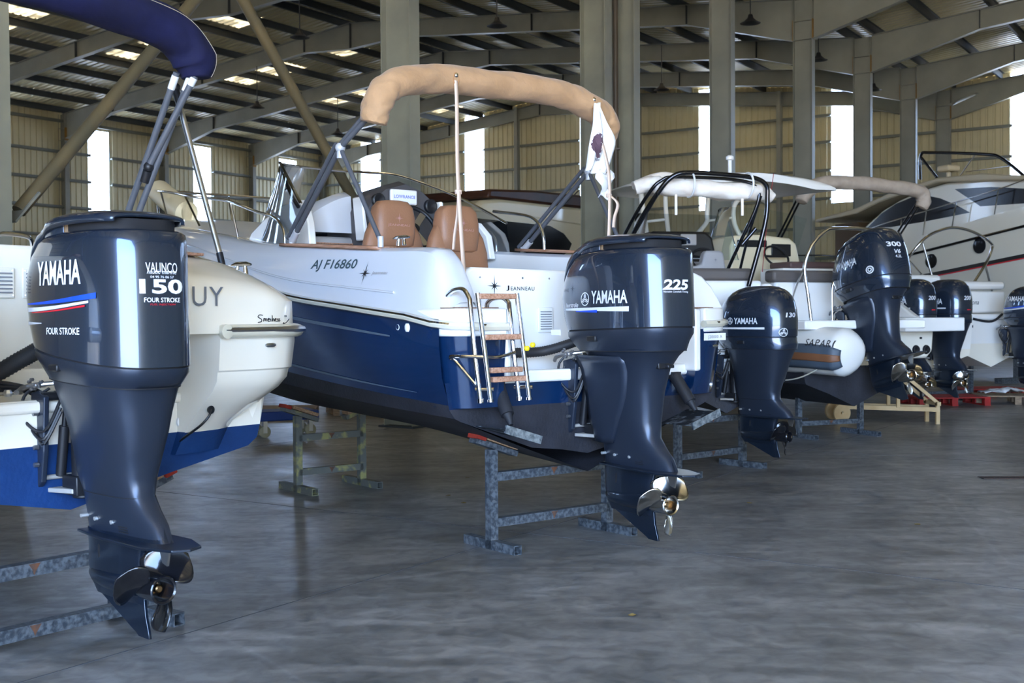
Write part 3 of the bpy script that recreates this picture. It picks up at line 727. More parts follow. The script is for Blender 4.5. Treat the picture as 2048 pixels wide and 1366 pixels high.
    mb = MB(); mb.box((-.80, -.03, 1.06), (.05, .05, .022)); mb.box((-.775, .0, 1.07), (.04, .09, .05)); obj('drain_plug', mb, BLACKP, T, bevel=.006)
    # top cowl
    body = MB()
    if style == 'cap':
        Z = [(zs, .045, -.95, .285), (1.36, .045, -.948, .285), (1.48, .028, -.942, .283), (1.58, .0, -.936, .281), (1.66, -.045, -.932, .278), (1.72, -.11, -.928, .272), (1.752, -.18, -.918, .262), (1.766, -.24, -.89, .242), (1.773, -.31, -.83, .19)]
        body.loft([ring_plan(a, b, c * wid, z, st * (1 - max(0, (z - zs)) / .5) if z < 1.75 else 0, 2.5 + 1.8 * ramp01(z, 1.3, 1.5), er, tp=TP) for z, a, b, c in Z])
        co = obj('cowling', body, ENGP, T, sharp=60)
        cap = MB(); rows = []
        C = [(.028, 1.50, 1.45, .10), (.0, 1.61, 1.52, .17), (-.05, 1.70, 1.60, .218), (-.12, 1.768, 1.67, .246), (-.21, 1.818, 1.735, .262), (-.33, 1.847, 1.778, .268), (-.48, 1.86, 1.793, .262), (-.64, 1.86, 1.797, .248), (-.78, 1.85, 1.798, .222), (-.84, 1.835, 1.798, .185)]
        CC = crom([Vector((a, b, c)) for a, b, c, d in C], 3); DD = crom([Vector((d, 0, 0)) for a, b, c, d in C], 3)
        def body_hw(x, z):
            zz = min(max(z, zs), 1.745); r = interp([list(q_) for q_ in Z], zz); xf, xr_, hw_ = r[1], r[2], r[3] * wid; xc = (xf + xr_) / 2; a_ = (xf - xr_) / 2; t_ = (x - xc) / a_; e_ = 4.3 if t_ > 0 else er
            if abs(t_) >= 1: return 0.02
            y_ = hw_ * (1 - abs(t_) ** e_) ** (1 / e_); q_ = max(0, -t_); return y_ * (1 - TP * q_ * q_)
        for p, d in zip(CC, DD):
            x, zt, zb = p; f_ = ramp01(-x, .30, .50); hw = d.x * wid * f_ + (body_hw(x, zb) + .005) * (1 - f_); row = []
            for j in range(25):
                th = PI * j / 24; c_, s_ = math.cos(th), math.sin(th)
                row.append(Vector((x - .06 * (1 - s_) * (1 if x < -.3 else 0) * 0, hw * math.copysign(abs(c_) ** .8, c_), zb + (zt - zb) * abs(s_) ** .42)))
            rows.append(row)
        nk = MB(); nk.loft([ring_plan(-.14, -.47, .250 * wid, 1.70, 0, 2.2, 6), ring_plan(-.16, -.47, .248 * wid, 1.806, 0, 2.2, 6)]); obj('lid_neck', nk, ENGP, T, sharp=50)
        cap.patch(rows, flip=True); obj('intake_lid', cap, ENGP, T, solid=.014, sharp=60)
        mb = MB(); mb.loft([ring_plan(-.22, -.83, .222 * wid, 1.76, 0, 3, 3), ring_plan(-.22, -.83, .222 * wid, 1.815, 0, 3, 3)]); obj('air_intake', mb, DARKIN, T)
        mb = MB(); mb.box((-.42, 0, 1.782), (.10, .462 * wid, .055)); obj('intake_baffle', mb, mat('tan_foam', '#7a6248', .8), T, bevel=.01)
    else:
        if style == 'dome':
            Z = [(zs, .03, -.90, .275), (1.36, .03, -.905, .278), (1.46, .02, -.905, .277), (1.56, -.01, -.895, .270), (1.64, -.05, -.875, .255), (1.70, -.10, -.85, .235), (1.75, -.16, -.81, .205), (1.785, -.23, -.765, .165), (1.81, -.31, -.70, .11), (1.82, -.40, -.62, .05)]
        else:
            Z = [(zs, .03, -.93, .30), (1.36, .045, -.935, .305), (1.46, .03, -.935, .30), (1.56, -.02, -.925, .29), (1.64, -.08, -.91, .272), (1.71, -.15, -.885, .25), (1.76, -.22, -.855, .225), (1.80, -.31, -.81, .185), (1.83, -.42, -.74, .13), (1.84, -.5, -.66, .06)]
        body.loft([ring_plan(a, b, c * wid, z, st * max(0, 1 - (z - zs) / .4), ef, er, tp=TP) for z, a, b, c in Z])
        co = obj('cowling', body, ENGP, T, sharp=60)
        for sg in (1, -1):
            ex = Vector((-1, 0, 0)) * sg; sm = snapmap(body, (-.30, sg * .2, 1.69), ex, (0, .35 * -sg, 1) if False else (0, 0, 1), .002)
            pg = [(math.cos(a) * .095, math.sin(a) * .022 + .02 * math.cos(a) * sg) for a in [2 * PI * k / 20 for k in range(20)]]
            WW = WARP[0]; WARP[0] = None; decal('side_intake', poly_geo(pg), sm, DARKIN, co); WARP[0] = WW
        if style == 'edge':   # raised spine bands over the lid
            for sg in (1, -1):
                mb = MB(); path = []
                sp = snapmap(body, (0, 0, 1.6), (1, 0, 0), (0, 1, 0), .0)
                bv = BVHTree.FromPolygons([Vector(p) for p in body.v], body.f)
                for k in range(20):
                    x = .0 - .86 * k / 19; yy = sg * (.12 + .12 * math.sin(PI * k / 19)); h = bv.ray_cast(Vector((x, yy, 2.2)), Vector((0, 0, -1)))
                    if h[0] is not None: path.append(h[0])
                mb.tube(path, .014, 8); mb.warped = True; obj('spine_ridge', mb, ENGP, co)
    T['bodymb'] = 0
    OUT[T.name] = (T, co, body, wid)
    return T
OUT = {}
def side_map(T, x, z, off=.003):
    body = OUT[T.name][2]; return snapmap(body, (x, .3, z), (-1, 0, 0), (0, 0, 1), off, .5)
def rear_map(T, y, z, off=.003):
    body = OUT[T.name][2]; return snapmap(body, (-.95, y, z), (0, -1, 0), (0, 0, 1), off, .5)
def tuning_fork(R):
    g = [ring_geo(R, R * .86)]
    for k in range(3):
        a = PI / 2 + k * 2 * PI / 3; c, s_ = math.cos(a), math.sin(a)
        g.append(([(-s_ * w_ + c * r, c * w_ + s_ * r) for r, w_ in ((0, -.07 * R), (.86 * R, -.07 * R), (.86 * R, .07 * R), (0, .07 * R))], [(0, 1, 2, 3)]))
        for q in (-1, 1):
            g.append(([(-s_ * (w_ + q * .2 * R) + c * r, c * (w_ + q * .2 * R) + s_ * r) for r, w_ in ((.2 * R, -.05 * R), (.7 * R, -.05 * R), (.7 * R, .05 * R), (.2 * R, .05 * R))], [(0, 1, 2, 3)]))
    return merge(*g)
def stripe_geo(L, h0, h1, curve=0.0, n=20):
    vs = []; 
    for k in range(n + 1):
        t = k / n; x = -L / 2 + L * t; yc = curve * (t * t); h = h0 + (h1 - h0) * t
        vs += [(x, yc - h / 2), (x, yc + h / 2)]
    return vs, [(2 * k, 2 * k + 2, 2 * k + 3, 2 * k + 1) for k in range(n)]

def tf(txt, w, h, bold=0.02, shear=0.0, sp=1.0):
    vs, fs = text_geo(txt, 1.0, bold, shear, 1.0, 9.0, sp)
    x0 = min(v[0] for v in vs); x1 = max(v[0] for v in vs); y0 = min(v[1] for v in vs); y1 = max(v[1] for v in vs)
    vs = [((x - (x0 + x1) / 2) / (x1 - x0) * w, (y - (y0 + y1) / 2) / (y1 - y0) * h) for x, y in vs]
    bm = bmesh.new(); B = [bm.verts.new((a, b, 0)) for a, b in vs]
    for f in fs:
        try: bm.faces.new([B[i] for i in f])
        except ValueError: pass
    for _ in range(3):
        es = [e_ for e_ in bm.edges if e_.calc_length() > .022]
        if not es: break
        bmesh.ops.subdivide_edges(bm, edges=es, cuts=1); bmesh.ops.triangulate(bm, faces=bm.faces)
    bm.verts.index_update(); r = [(v.co.x, v.co.y) for v in bm.verts], [tuple(v.index for v in f.verts) for f in bm.faces]; bm.free(); return r
# ================================================================ BOAT 2 (blue hull) and its trestles
O2 = (0.49, 7.67, 0); R2_ = frame_rot(38)
# ---- motor 225
M225 = outboard('large dark blue outboard motor marked 225 on the blue hulled boat, polished steel propeller', (0.49, 7.67, .152), frame_rot(38 - 5), 'cap', 1.0, -.03, PROPS, .20, pa=-2.15, wid=.95)
co = OUT[M225.name][1]
decal('maker_logo', tuning_fork(.042), side_map(M225, -.345, 1.468), SILVERT, co)
decal('lettering', tf('YAMAHA', .31, .078, .022), side_map(M225, -.565, 1.478), SILVERT, co)
decal('stripe', stripe_geo(.62, .012, .030), side_map(M225, -.42, 1.405), SILVERT, co)
decal('blue_stripe', stripe_geo(.22, .006, .016), side_map(M225, -.36, 1.392, .005), BLUET, co)
decal('fourstroke_lettering', tf('fourstroke', .15, .028, .006, .3), side_map(M225, -.20, 1.432), SILVERT, co)
decal('power_lettering', tf('225', .19, .062, .035, .15), rear_map(M225, .02, 1.545), SILVERT, co)
decal('small_lettering', tf('Variable Camshaft Timing', .18, .014, .004, .2), rear_map(M225, .02, 1.502), WHITET, co)
mbp = MB(); mbp.box((-.02, .262, 1.26), (.10, .006, .035)); obj('warning_sticker', mbp, WHITET, OUT[M225.name][0], smooth=False)

B2 = thing('motorboat', 'blue hulled motorboat with white topsides, tan seats and stern ladder, in the middle', 'boat', O2, R2_)
# hull stations: x, [(y,z) keel, mid bottom, chine in, chine, waterline, mid side, upper, sheer]
def hull(stations, k=5):
    """interpolate stations along x; returns list of rows of Vector (port half)"""
    n = len(stations[0][1]); cols = []
    for j in range(n): cols.append(crom([Vector((x, pts[j][0], pts[j][1])) for x, pts in stations], k))
    return [[c[i] for c in cols] for i in range(len(cols[0]))]
def both(mb, rows, j0, j1, mi=0, flip=False):
    g = [r[j0:j1 + 1] for r in rows]; mb.patch(g, mi, flip); mb.patch([[Vector((p.x, -p.y, p.z)) for p in r] for r in g], mi, not flip)
ST2 = [
 (0.0, [(0, .50), (.55, .70), (1.02, .885), (1.06, .905), (1.10, .985), (1.15, 1.15), (1.17, 1.35), (1.17, 1.50)]),
 (0.9, [(0, .57), (.56, .76), (1.06, .935), (1.12, .955), (1.15, 1.045), (1.19, 1.20), (1.22, 1.42), (1.23, 1.59)]),
 (1.9, [(0, .655), (.55, .83), (1.05, 1.0), (1.12, 1.02), (1.15, 1.12), (1.18, 1.30), (1.235, 1.52), (1.255, 1.70)]),
 (3.0, [(0, .70), (.50, .90), (.95, 1.08), (1.03, 1.10), (1.07, 1.21), (1.12, 1.42), (1.18, 1.70), (1.21, 1.93)]),
 (4.2, [(0, .76), (.38, .98), (.76, 1.17), (.84, 1.20), (.90, 1.33), (.96, 1.55), (1.03, 1.86), (1.07, 2.14)]),
 (5.4, [(0, .92), (.25, 1.12), (.50, 1.32), (.56, 1.36), (.62, 1.50), (.70, 1.74), (.78, 2.03), (.83, 2.29)]),
 (6.5, [(0, 1.30), (.11, 1.42), (.22, 1.56), (.26, 1.60), (.31, 1.72), (.37, 1.92), (.43, 2.18), (.48, 2.41)]),
 (7.25, [(0, 1.95), (.01, 2.0), (.03, 2.05), (.035, 2.08), (.04, 2.14), (.045, 2.25), (.05, 2.38), (.06, 2.50)])]
def warp2(v):
    x, y, z = v; return (x, y - .095 * ramp01(-y, .78, 1.12) * (1 - ramp01(x, .6, 3.0)), z)
WARP[0] = warp2
rows = hull(ST2)
mb = MB()
both(mb, rows, 0, 4, 1); both(mb, rows, 4, 7, 0)
# transom: lower face at x=0 up to the lip between the quarters
def fan(mb, pts, mi): 
    mb.add(pts, [tuple(range(len(pts)))], mi)
half = [(0, .62), (.22, .66), (.47, .69), (1.02, .885), (1.06, .905), (1.10, .96)]
fan(mb, [(0, y, z) for y, z in half] + [(0, -y, z) for y, z in reversed(half[1:])], 1)
fan(mb, [(0, 1.10, .96), (0, 1.13, 1.12), (0, -1.13, 1.12), (0, -1.10, .96)], 0)
# recessed centre under the engine pod
h2 = obj('hull', mb, [BLUEG, BLACKAF], B2, sharp=28)
# stern quarters (blue blocks with rounded corner)
def qplan(sg, y0=.77, grow=0.0):
    base_ = [(.50, y0), (-.13, y0), (-.135, .95), (-.12, 1.04), (-.07, 1.115), (.03, 1.150), (.20, 1.163), (.50, 1.16)]
    P = [(x - (grow if x < .4 else 0), y + (grow if y > .8 and x < .1 else 0)) for x, y in base_]
    return [(x, y * sg) for x, y in P]
for sg in (1, -1):
    mb = MB(); pl = qplan(sg, .77 if sg > 0 else .91)
    lo = [(x * .75, y * .945 if abs(y) > .8 else y) for x, y in pl]
    rings = [[Vector((x, y, .97)) for x, y in lo], [Vector((x, y, 1.42)) for x, y in pl]]
    mb.loft(rings); obj('stern_quarter', mb, BLUEG, h2, sharp=50)
    mb = MB(); pl2 = qplan(sg, .765 if sg > 0 else .91, .012); mb.loft([[Vector((x, y, z)) for x, y in pl2] for z in (1.40, 1.565)]); obj('platform', mb, WHITE, B2, sharp=50, bevel=.012)
    mb = MB(); tk = [(x + (.03 if x < 0 else 0), y - .03 * sg if abs(y) > .9 else y + .03 * sg) for x, y in qplan(sg, .77 if sg > 0 else .915)]; mb.loft([[Vector((x, y, z)) for x, y in tk] for z in (1.563, 1.572)]); obj('teak_pad', mb, TEAKD, B2, smooth=False)
    # white edge panel inboard of quarter
    mb = MB(); mb.box((.12, sg * (.745 if sg > 0 else .885), 1.345), (.50, .045, .43)); obj('well_side', mb, WHITE, B2, bevel=.015)
    # speaker-like drain cap on the quarter
    o_ = MB(); c_ = Vector((-.055, sg * .965, 1.035)) if sg > 0 else Vector((-.05, sg * 1.0, 1.03)); o_.lathe([(.05, .0), (.055, .012), (.046, .02), (.042, .012)], c_ + Vector((.0, 0, 0)), (-1, 0, 0), 24); q_ = obj('flap_ring', o_, STEELR, B2)
    o_ = MB(); o_.lathe([(.043, .012), (.001, .012)], c_, (-1, 0, 0), 24); obj('flap', o_, BLACKP, q_)
    # rub rail: follows quarter then sheer
    pts = [Vector((-.145, sg * (.77 if sg > 0 else .915), 1.455)), Vector((-.15, sg * (.94 if sg > 0 else .99), 1.455)), Vector((-.135, sg * 1.05, 1.458)), Vector((-.08, sg * 1.135, 1.463)), Vector((.03, sg * 1.185, 1.475))] + [Vector((r[7].x, sg * (r[7].y + .012), r[7].z - .01)) for r in rows if r[7].x > .25]
    mb = MB(); mb.tube(pts, .026, 8, sq=1.3); ro = obj('rub_rail', mb, mat('cream_rail', '#d8d2bd', .3, coat=.5), B2)
    mb = MB(); mb.tube([p + Vector((0 if abs(p.y) > 1.0 else -.014, sg * .018 if abs(p.y) > .9 else 0, .008)) for p in pts], .014, 8); obj('rail_insert', mb, CHROME, ro)
# decorative grey bands along the side
for (j, off, x0, x1, th, name, m_) in ((6, .0, .35, 4.6, .022, 'side_band', mat('slate_band', '#55606d', .4)), (4, .03, .25, 4.5, .014, 'lower_band', mat('slate_band', '#55606d', .4))):
    for sg in (1, -1):
        vs = []
        for r in rows:
            if x0 <= r[j].x <= x1:
                p = r[j].lerp(r[j + 1], .05 if j == 6 else .30); q_ = r[j].lerp(r[j + 1], (.05 if j == 6 else .30) + th * 6)
                taper = min(1, (r[j].x - x0) / .8); vs.append([Vector((p.x, sg * (p.y + .004), p.z)), Vector((q_.x, sg * (q_.y + .004), p.z + (q_.z - p.z) * (.35 + .65 * taper)))])
        mb = MB(); mb.patch(vs); obj(name, mb, m_, h2)
mb = MB()
for x in (.51, .41): mb.lathe([(.024, 0), (.028, .008), (.016, .014), (.012, .006)], (x, 1.185, 1.455), (0, 1, 0), 16)
mb.sphere((.31, 1.19, 1.452), .026, 10, sc=(1, .6, 1.2)); obj('skin_fitting', mb, WHITE, B2)
mb = MB(); mb.box((0.02, -.09, 1.14), (.10, 1.68, .075)); obj('transom_lip', mb, WHITE, B2, bevel=.015)
mb = MB(); mb.box((.22, -.09, 1.13), (.42, 1.68, .03)); obj('well_floor', mb, WHITE, B2)
# well panel with maker name
mb = MB(); mb.prism([(.78, 1.14), (.78, 1.70), (.74, 1.80), (.66, 1.835), (-.66, 1.82), (-.74, 1.79), (-.78, 1.70), (-.78, 1.14)], (.36, 0, 0), (0, 1, 0), (0, 0, 1), (.12, 0, 0)); pn = obj('well_panel', mb, WHITE, B2, bevel=.02, smooth=True, sharp=50)
pm = planemap((.36, .485, 1.715), (0, -1, 0), (0, 0, 1), .003)
decal('compass_star', star_geo(.060), pm, BLACKT, pn)
decal('maker_lettering', merge(shift(tf('J', .024, .034, .02), -.115, .002), shift(tf('EANNEAU', .20, .025, .01, 0, 1.2), .01, 0)), planemap((.36, .26, 1.70), (0, -1, 0), (0, 0, 1), .003), BLACKT, pn)
mb = MB(); mb.box((.352, .06, 1.49), (.012, .13, .17)); g_ = obj('vent_grille', mb, WHITE, B2, bevel=.006)
mb = MB()
for k in range(8): mb.box((.344, .06, 1.43 + k * .0165), (.006, .095, .005))
obj('louvre', mb, GREYTX, g_, smooth=False)
mb = MB()
for y in (.60, .25, .02): mb.lathe([(.006, 0), (.006, .004), (.001, .004)], (.36, y, 1.77), (-1, 0, 0), 8)
obj('snap_button', mb, STEELR, B2)
mb = MB(); mb.prism([(-.86, 1.84), (-.985, 1.79), (-1.06, 1.72), (-1.17, 1.56), (-.86, 1.56)], (-.05, 0, 0), (0, 1, 0), (0, 0, 1), (.40, 0, 0)); obj('coaming_fin', mb, WHITE, B2, bevel=.015)
# registration sticker and light starboard aft
mb = MB(); mb.box((-.148, -1.0, 1.365), (.006, .17, .05)); st_ = obj('registration_sticker', mb, WHITET, B2, smooth=False)
decal('sticker_lettering', text_geo('J20000 A', .030, .003), planemap((-.151, -1.0, 1.355), (0, -1, 0), (0, 0, 1), .001), GREYTX, st_)
mb = MB(); mb.sphere((-.13, -1.02, 1.30), .018, 10, sc=(.5, 1.3, .7)); obj('stern_light', mb, CHROME, B2)
# topsides deck moulding: rub -> knuckle -> top
def tops(sg, xs):
    pass
K2 = []
cm = crom([Vector((0.02, 1.60, 0)), Vector((.10, 1.75, 0)), Vector((.20, 1.90, 0)), Vector((.32, 1.945, 0)), Vector((.75, 1.965, 0)), Vector((1.5, 2.01, 0)), Vector((2.1, 2.055, 0)), Vector((2.7, 2.105, 0)), Vector((3.5, 2.21, 0)), Vector((5.0, 2.385, 0)), Vector((6.3, 2.53, 0)), Vector((7.2, 2.61, 0))], 6)
def sheer(x):
    best = rows[0][7]
    for a, b in zip(rows, rows[1:]):
        if a[7].x <= x <= b[7].x:
            t = (x - a[7].x) / (b[7].x - a[7].x); return a[7].lerp(b[7], t)
    return rows[-1][7] if x > 3 else rows[0][7]
for c in cm:
    x, zt = c.x, c.y; sh = sheer(x); ys, zs_ = sh.y - .005, sh.z; ins = .14 if x < 5 else .14 * max(.2, (7.3 - x) / 2.3)
    H_ = zt - zs_; 
    K2.append([Vector((x, ys, zs_ - .01)), Vector((x, ys - .03, zs_ + H_ * .12)), Vector((x, ys - .035, zs_ + H_ * .3)), Vector((x, ys - .05 - ins * .3, zs_ + H_ * .7)), Vector((x, max(0.01, ys - ins + .02), zt - .025)), Vector((x, max(.008, ys - ins - .02), zt)), Vector((x, max(0.005, ys - ins - .13), zt + .004)), Vector((x, max(0.003, ys - ins - .16), zt - .02))])
mb = MB(); both(mb, K2, 0, 7); dk = obj('deck_moulding', mb, GREYW, B2, sharp=40)
for sg in (1, -1):   # aft end caps and inner liner of the coaming
    mb = MB(); r0 = K2[0]
    P = [Vector((p.x, p.y * sg, p.z)) for p in K2[0]] ; 
    inn = [[Vector((r[7].x, r[7].y * sg, r[7].z)), Vector((r[7].x, (r[7].y - .03) * sg if r[7].y > .1 else r[7].y * sg, 1.45 if r[7].z > 1.6 else r[7].z - .05))] for r in K2 if r[0].x < 3.1]
    mb.patch(inn); obj('coaming_liner', mb, WHITE, B2)
    # aft face closing between outer and inner skins
    mb = MB(); rr2 = [r for r in K2 if r[0].x <= .34]
    g1 = [[Vector((r[4].x, r[4].y * sg, r[4].z)), Vector((r[4].x + .0, (r[4].y - .10) * sg, r[4].z)), Vector((r[4].x + .02, (r[4].y - .18) * sg, r[4].z - .02))] for r in rr2]
    mb.patch(g1); obj('coaming_end', mb, WHITE, B2)
# raised sheer groove line on the side
mb = MB(); pth = [Vector((r[2].x, r[2].y + .004, r[2].z)) for r in K2 if .45 < r[0].x < 6]; mb.tube(pth, .008, 6); obj('moulding_line', mb, GREYW, dk)
# foredeck
fd = MB(); rowsF = []
for r in K2:
    if r[0].x >= 2.95:
        y = r[7].y; z = r[7].z; rowsF.append([Vector((r[0].x, y * (1 - 2 * k / 10), z + .10 * (1 - (1 - 2 * k / 10) ** 2) * min(1, y / .6))) for k in range(11)])
fd.patch(rowsF); obj('foredeck', fd, WHITE, B2, fixn=True)
mb = MB(); mb.box((1.75, 0, 1.42), (2.4, 1.95, .04)); obj('cockpit_sole', mb, TEAKD, B2)
# teak capping, port and starboard
for sg, x0, x1 in ((1, .80, 2.10), (-1, .35, 2.0)):
    mb = MB(); g = []
    for k in range(12):
        x = x0 + (x1 - x0) * k / 11; sh = sheer(x); zt = 1.972 + (x - .75) * .068; g.append([Vector((x, sg * (sh.y - .11), zt)), Vector((x, sg * (sh.y - .30), zt + .004))])
    mb.patch(g); obj('teak_capping', mb, TEAK, B2, solid=.022, fixn=False)
# registration and maker mark on the side
km = MB(); km.patch([r[2:5] for r in K2])
def surfplane(x, z, off=.006):
    bv = BVHTree.FromPolygons([Vector(p_) for p_ in km.v], km.f); h_ = bv.ray_cast(Vector((x, 2, z)), Vector((0, -1, 0))); nn_ = h_[1] if h_[1].y > 0 else -h_[1]
    ex_ = Vector((-1, 0, 0)); ex_ = (ex_ - nn_ * ex_.dot(nn_)).normalized(); ey_ = nn_.cross(ex_); return planemap(h_[0], ex_, ey_, off)
smr = snapmap(km, (1.27, 1.3, 1.868), (-1, 0, -.03), (-.16, 0, 1), .005, .8)
decal('registration_lettering', tf('AJ F16860', .56, .085, .012), smr, mat('slate_lettering', '#3e5257', .4), dk)
decal('compass_star', star_geo(.065, 1.3), surfplane(.86, 1.80, .008), BLACKT, dk)
decal('chrome_maker_script', tf('Jeanneau', .17, .03, .008, .2), surfplane(.70, 1.795, .008), mat('chrome_script', (.85, .85, .88), .25, metal=.6), dk)
# cleat
def cleat(p, parent, L=.19, ax=(1, 0, 0)):
    mb = MB(); p = Vector(p); ax = Vector(ax)
    mb.tube([p + ax * -L / 2 + Vector((0, 0, .048)), p + ax * -L / 4 + Vector((0, 0, .052)), p + ax * L / 4 + Vector((0, 0, .052)), p + ax * L / 2 + Vector((0, 0, .048))], [.006, .013, .013, .006], 10)
    for q_ in (-.035, .035): mb.cyl(p + ax * q_, p + ax * q_ * .8 + Vector((0, 0, .05)), .014, 10, r2=.01)
    return obj('cleat', mb, CHROME, parent)
WARP[0] = None
cleat((.62, 1.03, 1.975), B2); cleat((.62, -1.03, 1.975), B2)
# trim tabs with their rams
for sg, yc, in ((1, .78), (-1, -.80)):
    mb = MB(); R = Matrix.Rotation(sg * math.radians(17), 3, 'X'); mb.box((-.16, yc, .80 + .015), (.30, .27, .006), R=R); mb.box((-.305, yc, .835 - .02), (.008, .29, .045), R=R)
    tb = obj('trim_tab', mb, mat('scratched_tab_steel', '#30343a', .5, metal=.5, col2='#9aa0a6', nscale=16, nlo=.5, nhi=.66), B2, smooth=False)
    mb = MB(); mb.box((-.311, yc, .815), (.006, .28, .05), R=R); obj('anti_slip_strip', mb, mat('light_scratched_metal', '#9aa09f', .5, metal=.4, col2='#5e6468', nscale=40), tb, smooth=False)
    mb = MB(); a = Vector((-.03, yc - .02 * sg, 1.10)); b_ = Vector((-.20, yc + .01 * sg, .865)); mb.cyl(a, a.lerp(b_, .75), .042, 16); mb.cyl(a.lerp(b_, .75), b_, .03, 12, r2=.015); mb.box(a, (.06, .07, .05)); obj('tab_ram', mb, mat('charcoal_ram', '#26262a', .6), B2)
# stern boarding ladder (folded), port quarter
lad = MB()
def lx(y, z): return -.185 - .03 * (1.6 - z)
LS = len(lad.v)
for ys, top in ((.985, 1.66), (.695, 1.65)):
    s2 = -.075
    # outer rail pair: hooks over the platform
    lad.tube(crom([(.10, ys - .0, 1.575), (.08, ys, 1.63), (.0, ys, 1.675), (-.10, ys, 1.675), (-.16, ys, 1.62)] if ys > .9 else [(.06, ys - .0, 1.575), (.05, ys, 1.60), (.0, ys, 1.625), (-.10, ys, 1.63), (-.16, ys, 1.60)], 5) + [Vector((-.185, ys - .015, 1.3)), Vector((-.20, ys - .045, 1.02))], .0145, 12)
    lad.cyl((-.225, ys - .01, 1.655), (-.245, ys - .085, 1.03), .0145, 12); lad.cyl((-.245, ys - .085, 1.03), (-.245, ys - .085, 1.015), .02, 12); lad.cyl((-.20, ys - .045, 1.035), (-.20, ys - .045, 1.01), .02, 12)
    lad.cyl((-.17, ys - .03, 1.09), (-.26, ys - .10, 1.09), .012, 8)
for k, y in enumerate((.985, .695)): lad.cyl((.10, y, 1.575), (.10, y, 1.562), .03, 14)
lad.tube(crom([(-.23, .94, 1.28), (-.17, 1.02, 1.285), (-.08, 1.06, 1.285), (-.06, 1.05, 1.27)], 4), .011, 8); lad.cyl((-.07, 1.05, 1.28), (-.19, .93, 1.08), .011, 8)
lad.tube(crom([(-.19, .90, 1.28), (-.19, .8, 1.275), (-.20, .68, 1.30)], 4), .011, 8)
lad.v = [(x, y + .075, z) for x, y, z in lad.v]
lo_ = obj('ladder', lad, CHROME, B2)
for z, y, w_ in ((1.635, .838, .27), (1.395, .80, .27), (1.20, .775, .235), (1.145, .745, .27)):
    mb = MB(); mb.box((-.225, y + .075, z), (.05, w_, .032)); obj('step', mb, TEAK, lo_, bevel=.005)
mb = MB(); mb.sphere((-.27, .72, 1.325), .018, 10); mb.sphere((-.275, .68, 1.345), .018, 10); obj('fishing_clip', mb, YELLOW, B2)
# hose from motor to panel
def ribbed(path, r, parent, name='control_hose', m=RUBBER):
    P = crom(path, 22); mb = MB(); mb.tube(P, [r * (1.0 if i % 2 else .90) for i in range(len(P))], 14); return obj(name, mb, m, parent, sharp=80)
ribbed([(.30, .60, 1.30), (.27, .40, 1.28), (.22, .20, 1.285), (.10, .08, 1.33), (.02, .02, 1.37)], .034, B2)
# windscreen: glass wall along a curved base
WSB = [(2.10, 1.00, 2.06), (2.6, .97, 2.10), (3.05, .86, 2.17), (3.35, .60, 2.26), (3.48, .30, 2.30), (3.50, 0, 2.31), (3.48, -.30, 2.30), (3.35, -.60, 2.26), (3.05, -.86, 2.17), (2.6, -.97, 2.10), (2.10, -1.00, 2.06)]
WST = [(2.08, .97, 2.36), (2.46, .93, 2.68), (2.86, .72, 2.75), (3.08, .5, 2.775), (3.18, .25, 2.785), (3.21, 0, 2.785), (3.18, -.25, 2.785), (3.08, -.5, 2.77), (2.86, -.74, 2.66), (2.6, -.9, 2.53), (2.10, -.97, 2.30)]
A_ = crom(WSB, 5); B_ = crom(WST, 5); mb = MB(); mb.patch([[a.lerp(b, k / 4) for k in range(5)] for a, b in zip(A_, B_)]); ws = obj('windscreen', mb, GLASS, B2, fixn=False)
mb = MB(); mb.tube(B_[5:], .011, 8); mb.tube([B_[0], B_[2], B_[5]], .012, 8); obj('windscreen_frame', mb, CHROME, ws)
mb = MB(); mb.tube([B_[5] + Vector((0, 0, -.01)), Vector((2.35, .94, 2.52)), Vector((2.25, .95, 2.42)), Vector((2.14, .96, 2.34))], .014, 8); mb.tube([Vector((2.36, .93, 2.50)), Vector((2.5, .9, 2.50)), Vector((2.62, .86, 2.36))], .006, 6); obj('windscreen_strut', mb, BLACKP, ws)
# white wing base under the port glass
for sg in (1, -1):
    mb = MB(); mb.prism([(2.02, 2.02), (2.05, 2.22), (2.10, 2.33), (2.20, 2.40), (2.45, 2.38), (2.75, 2.30), (3.0, 2.2), (3.1, 2.1), (2.9, 2.0)] if sg > 0 else [(2.2, 2.0), (2.25, 2.2), (2.4, 2.32), (2.75, 2.30), (3.0, 2.2), (3.1, 2.1), (2.9, 2.0)], (0, sg * .93, 0), (1, 0, 0), (0, 0, 1), (0, -sg * .06, 0)); wb = obj('windscreen_wing', mb, WHITE, B2, bevel=.01)
mb = MB(); mb.lathe([(.028, 0), (.03, .006), (.02, .012), (.016, .004), (.001, .006)], (2.18, .94, 2.255), (0, 1, 0), 18); obj('wing_light', mb, CHROME, B2)
# galley unit and dash
mb = MB()
def hump(xs, y0, y1, ztop, zb):
    rings = []
    for y in [y0 + (y1 - y0) * k / 10 for k in range(11)]:
        t = (y - y0) / (y1 - y0); h = ztop - .17 * (1 - t) ** 1.5 ; rings.append([Vector((xs[0], y, zb)), Vector((xs[0] + .03, y, h - .04)), Vector((xs[0] + .12, y, h)), Vector((xs[1] - .1, y, h - .05)), Vector((xs[1], y, zb))])
    return rings
mb.loft(hump((2.25, 2.95), .80, .43, 2.50, 2.17)); obj('galley_cover', mb, GREYW, B2, sharp=50)
mb = MB(); mb.box((2.55, .62, 1.79), (.62, .46, .70)); obj('galley_unit', mb, LGREYV, B2, bevel=.05, bseg=3)
mb = MB(); mb.box((2.235, .62, 1.97), (.02, .40, .24)); obj('galley_front', mb, TEAK, B2, bevel=.01)
mb = MB(); mb.box((2.225, .62, 2.05), (.02, .36, .06)); obj('galley_recess', mb, DARKIN, B2)
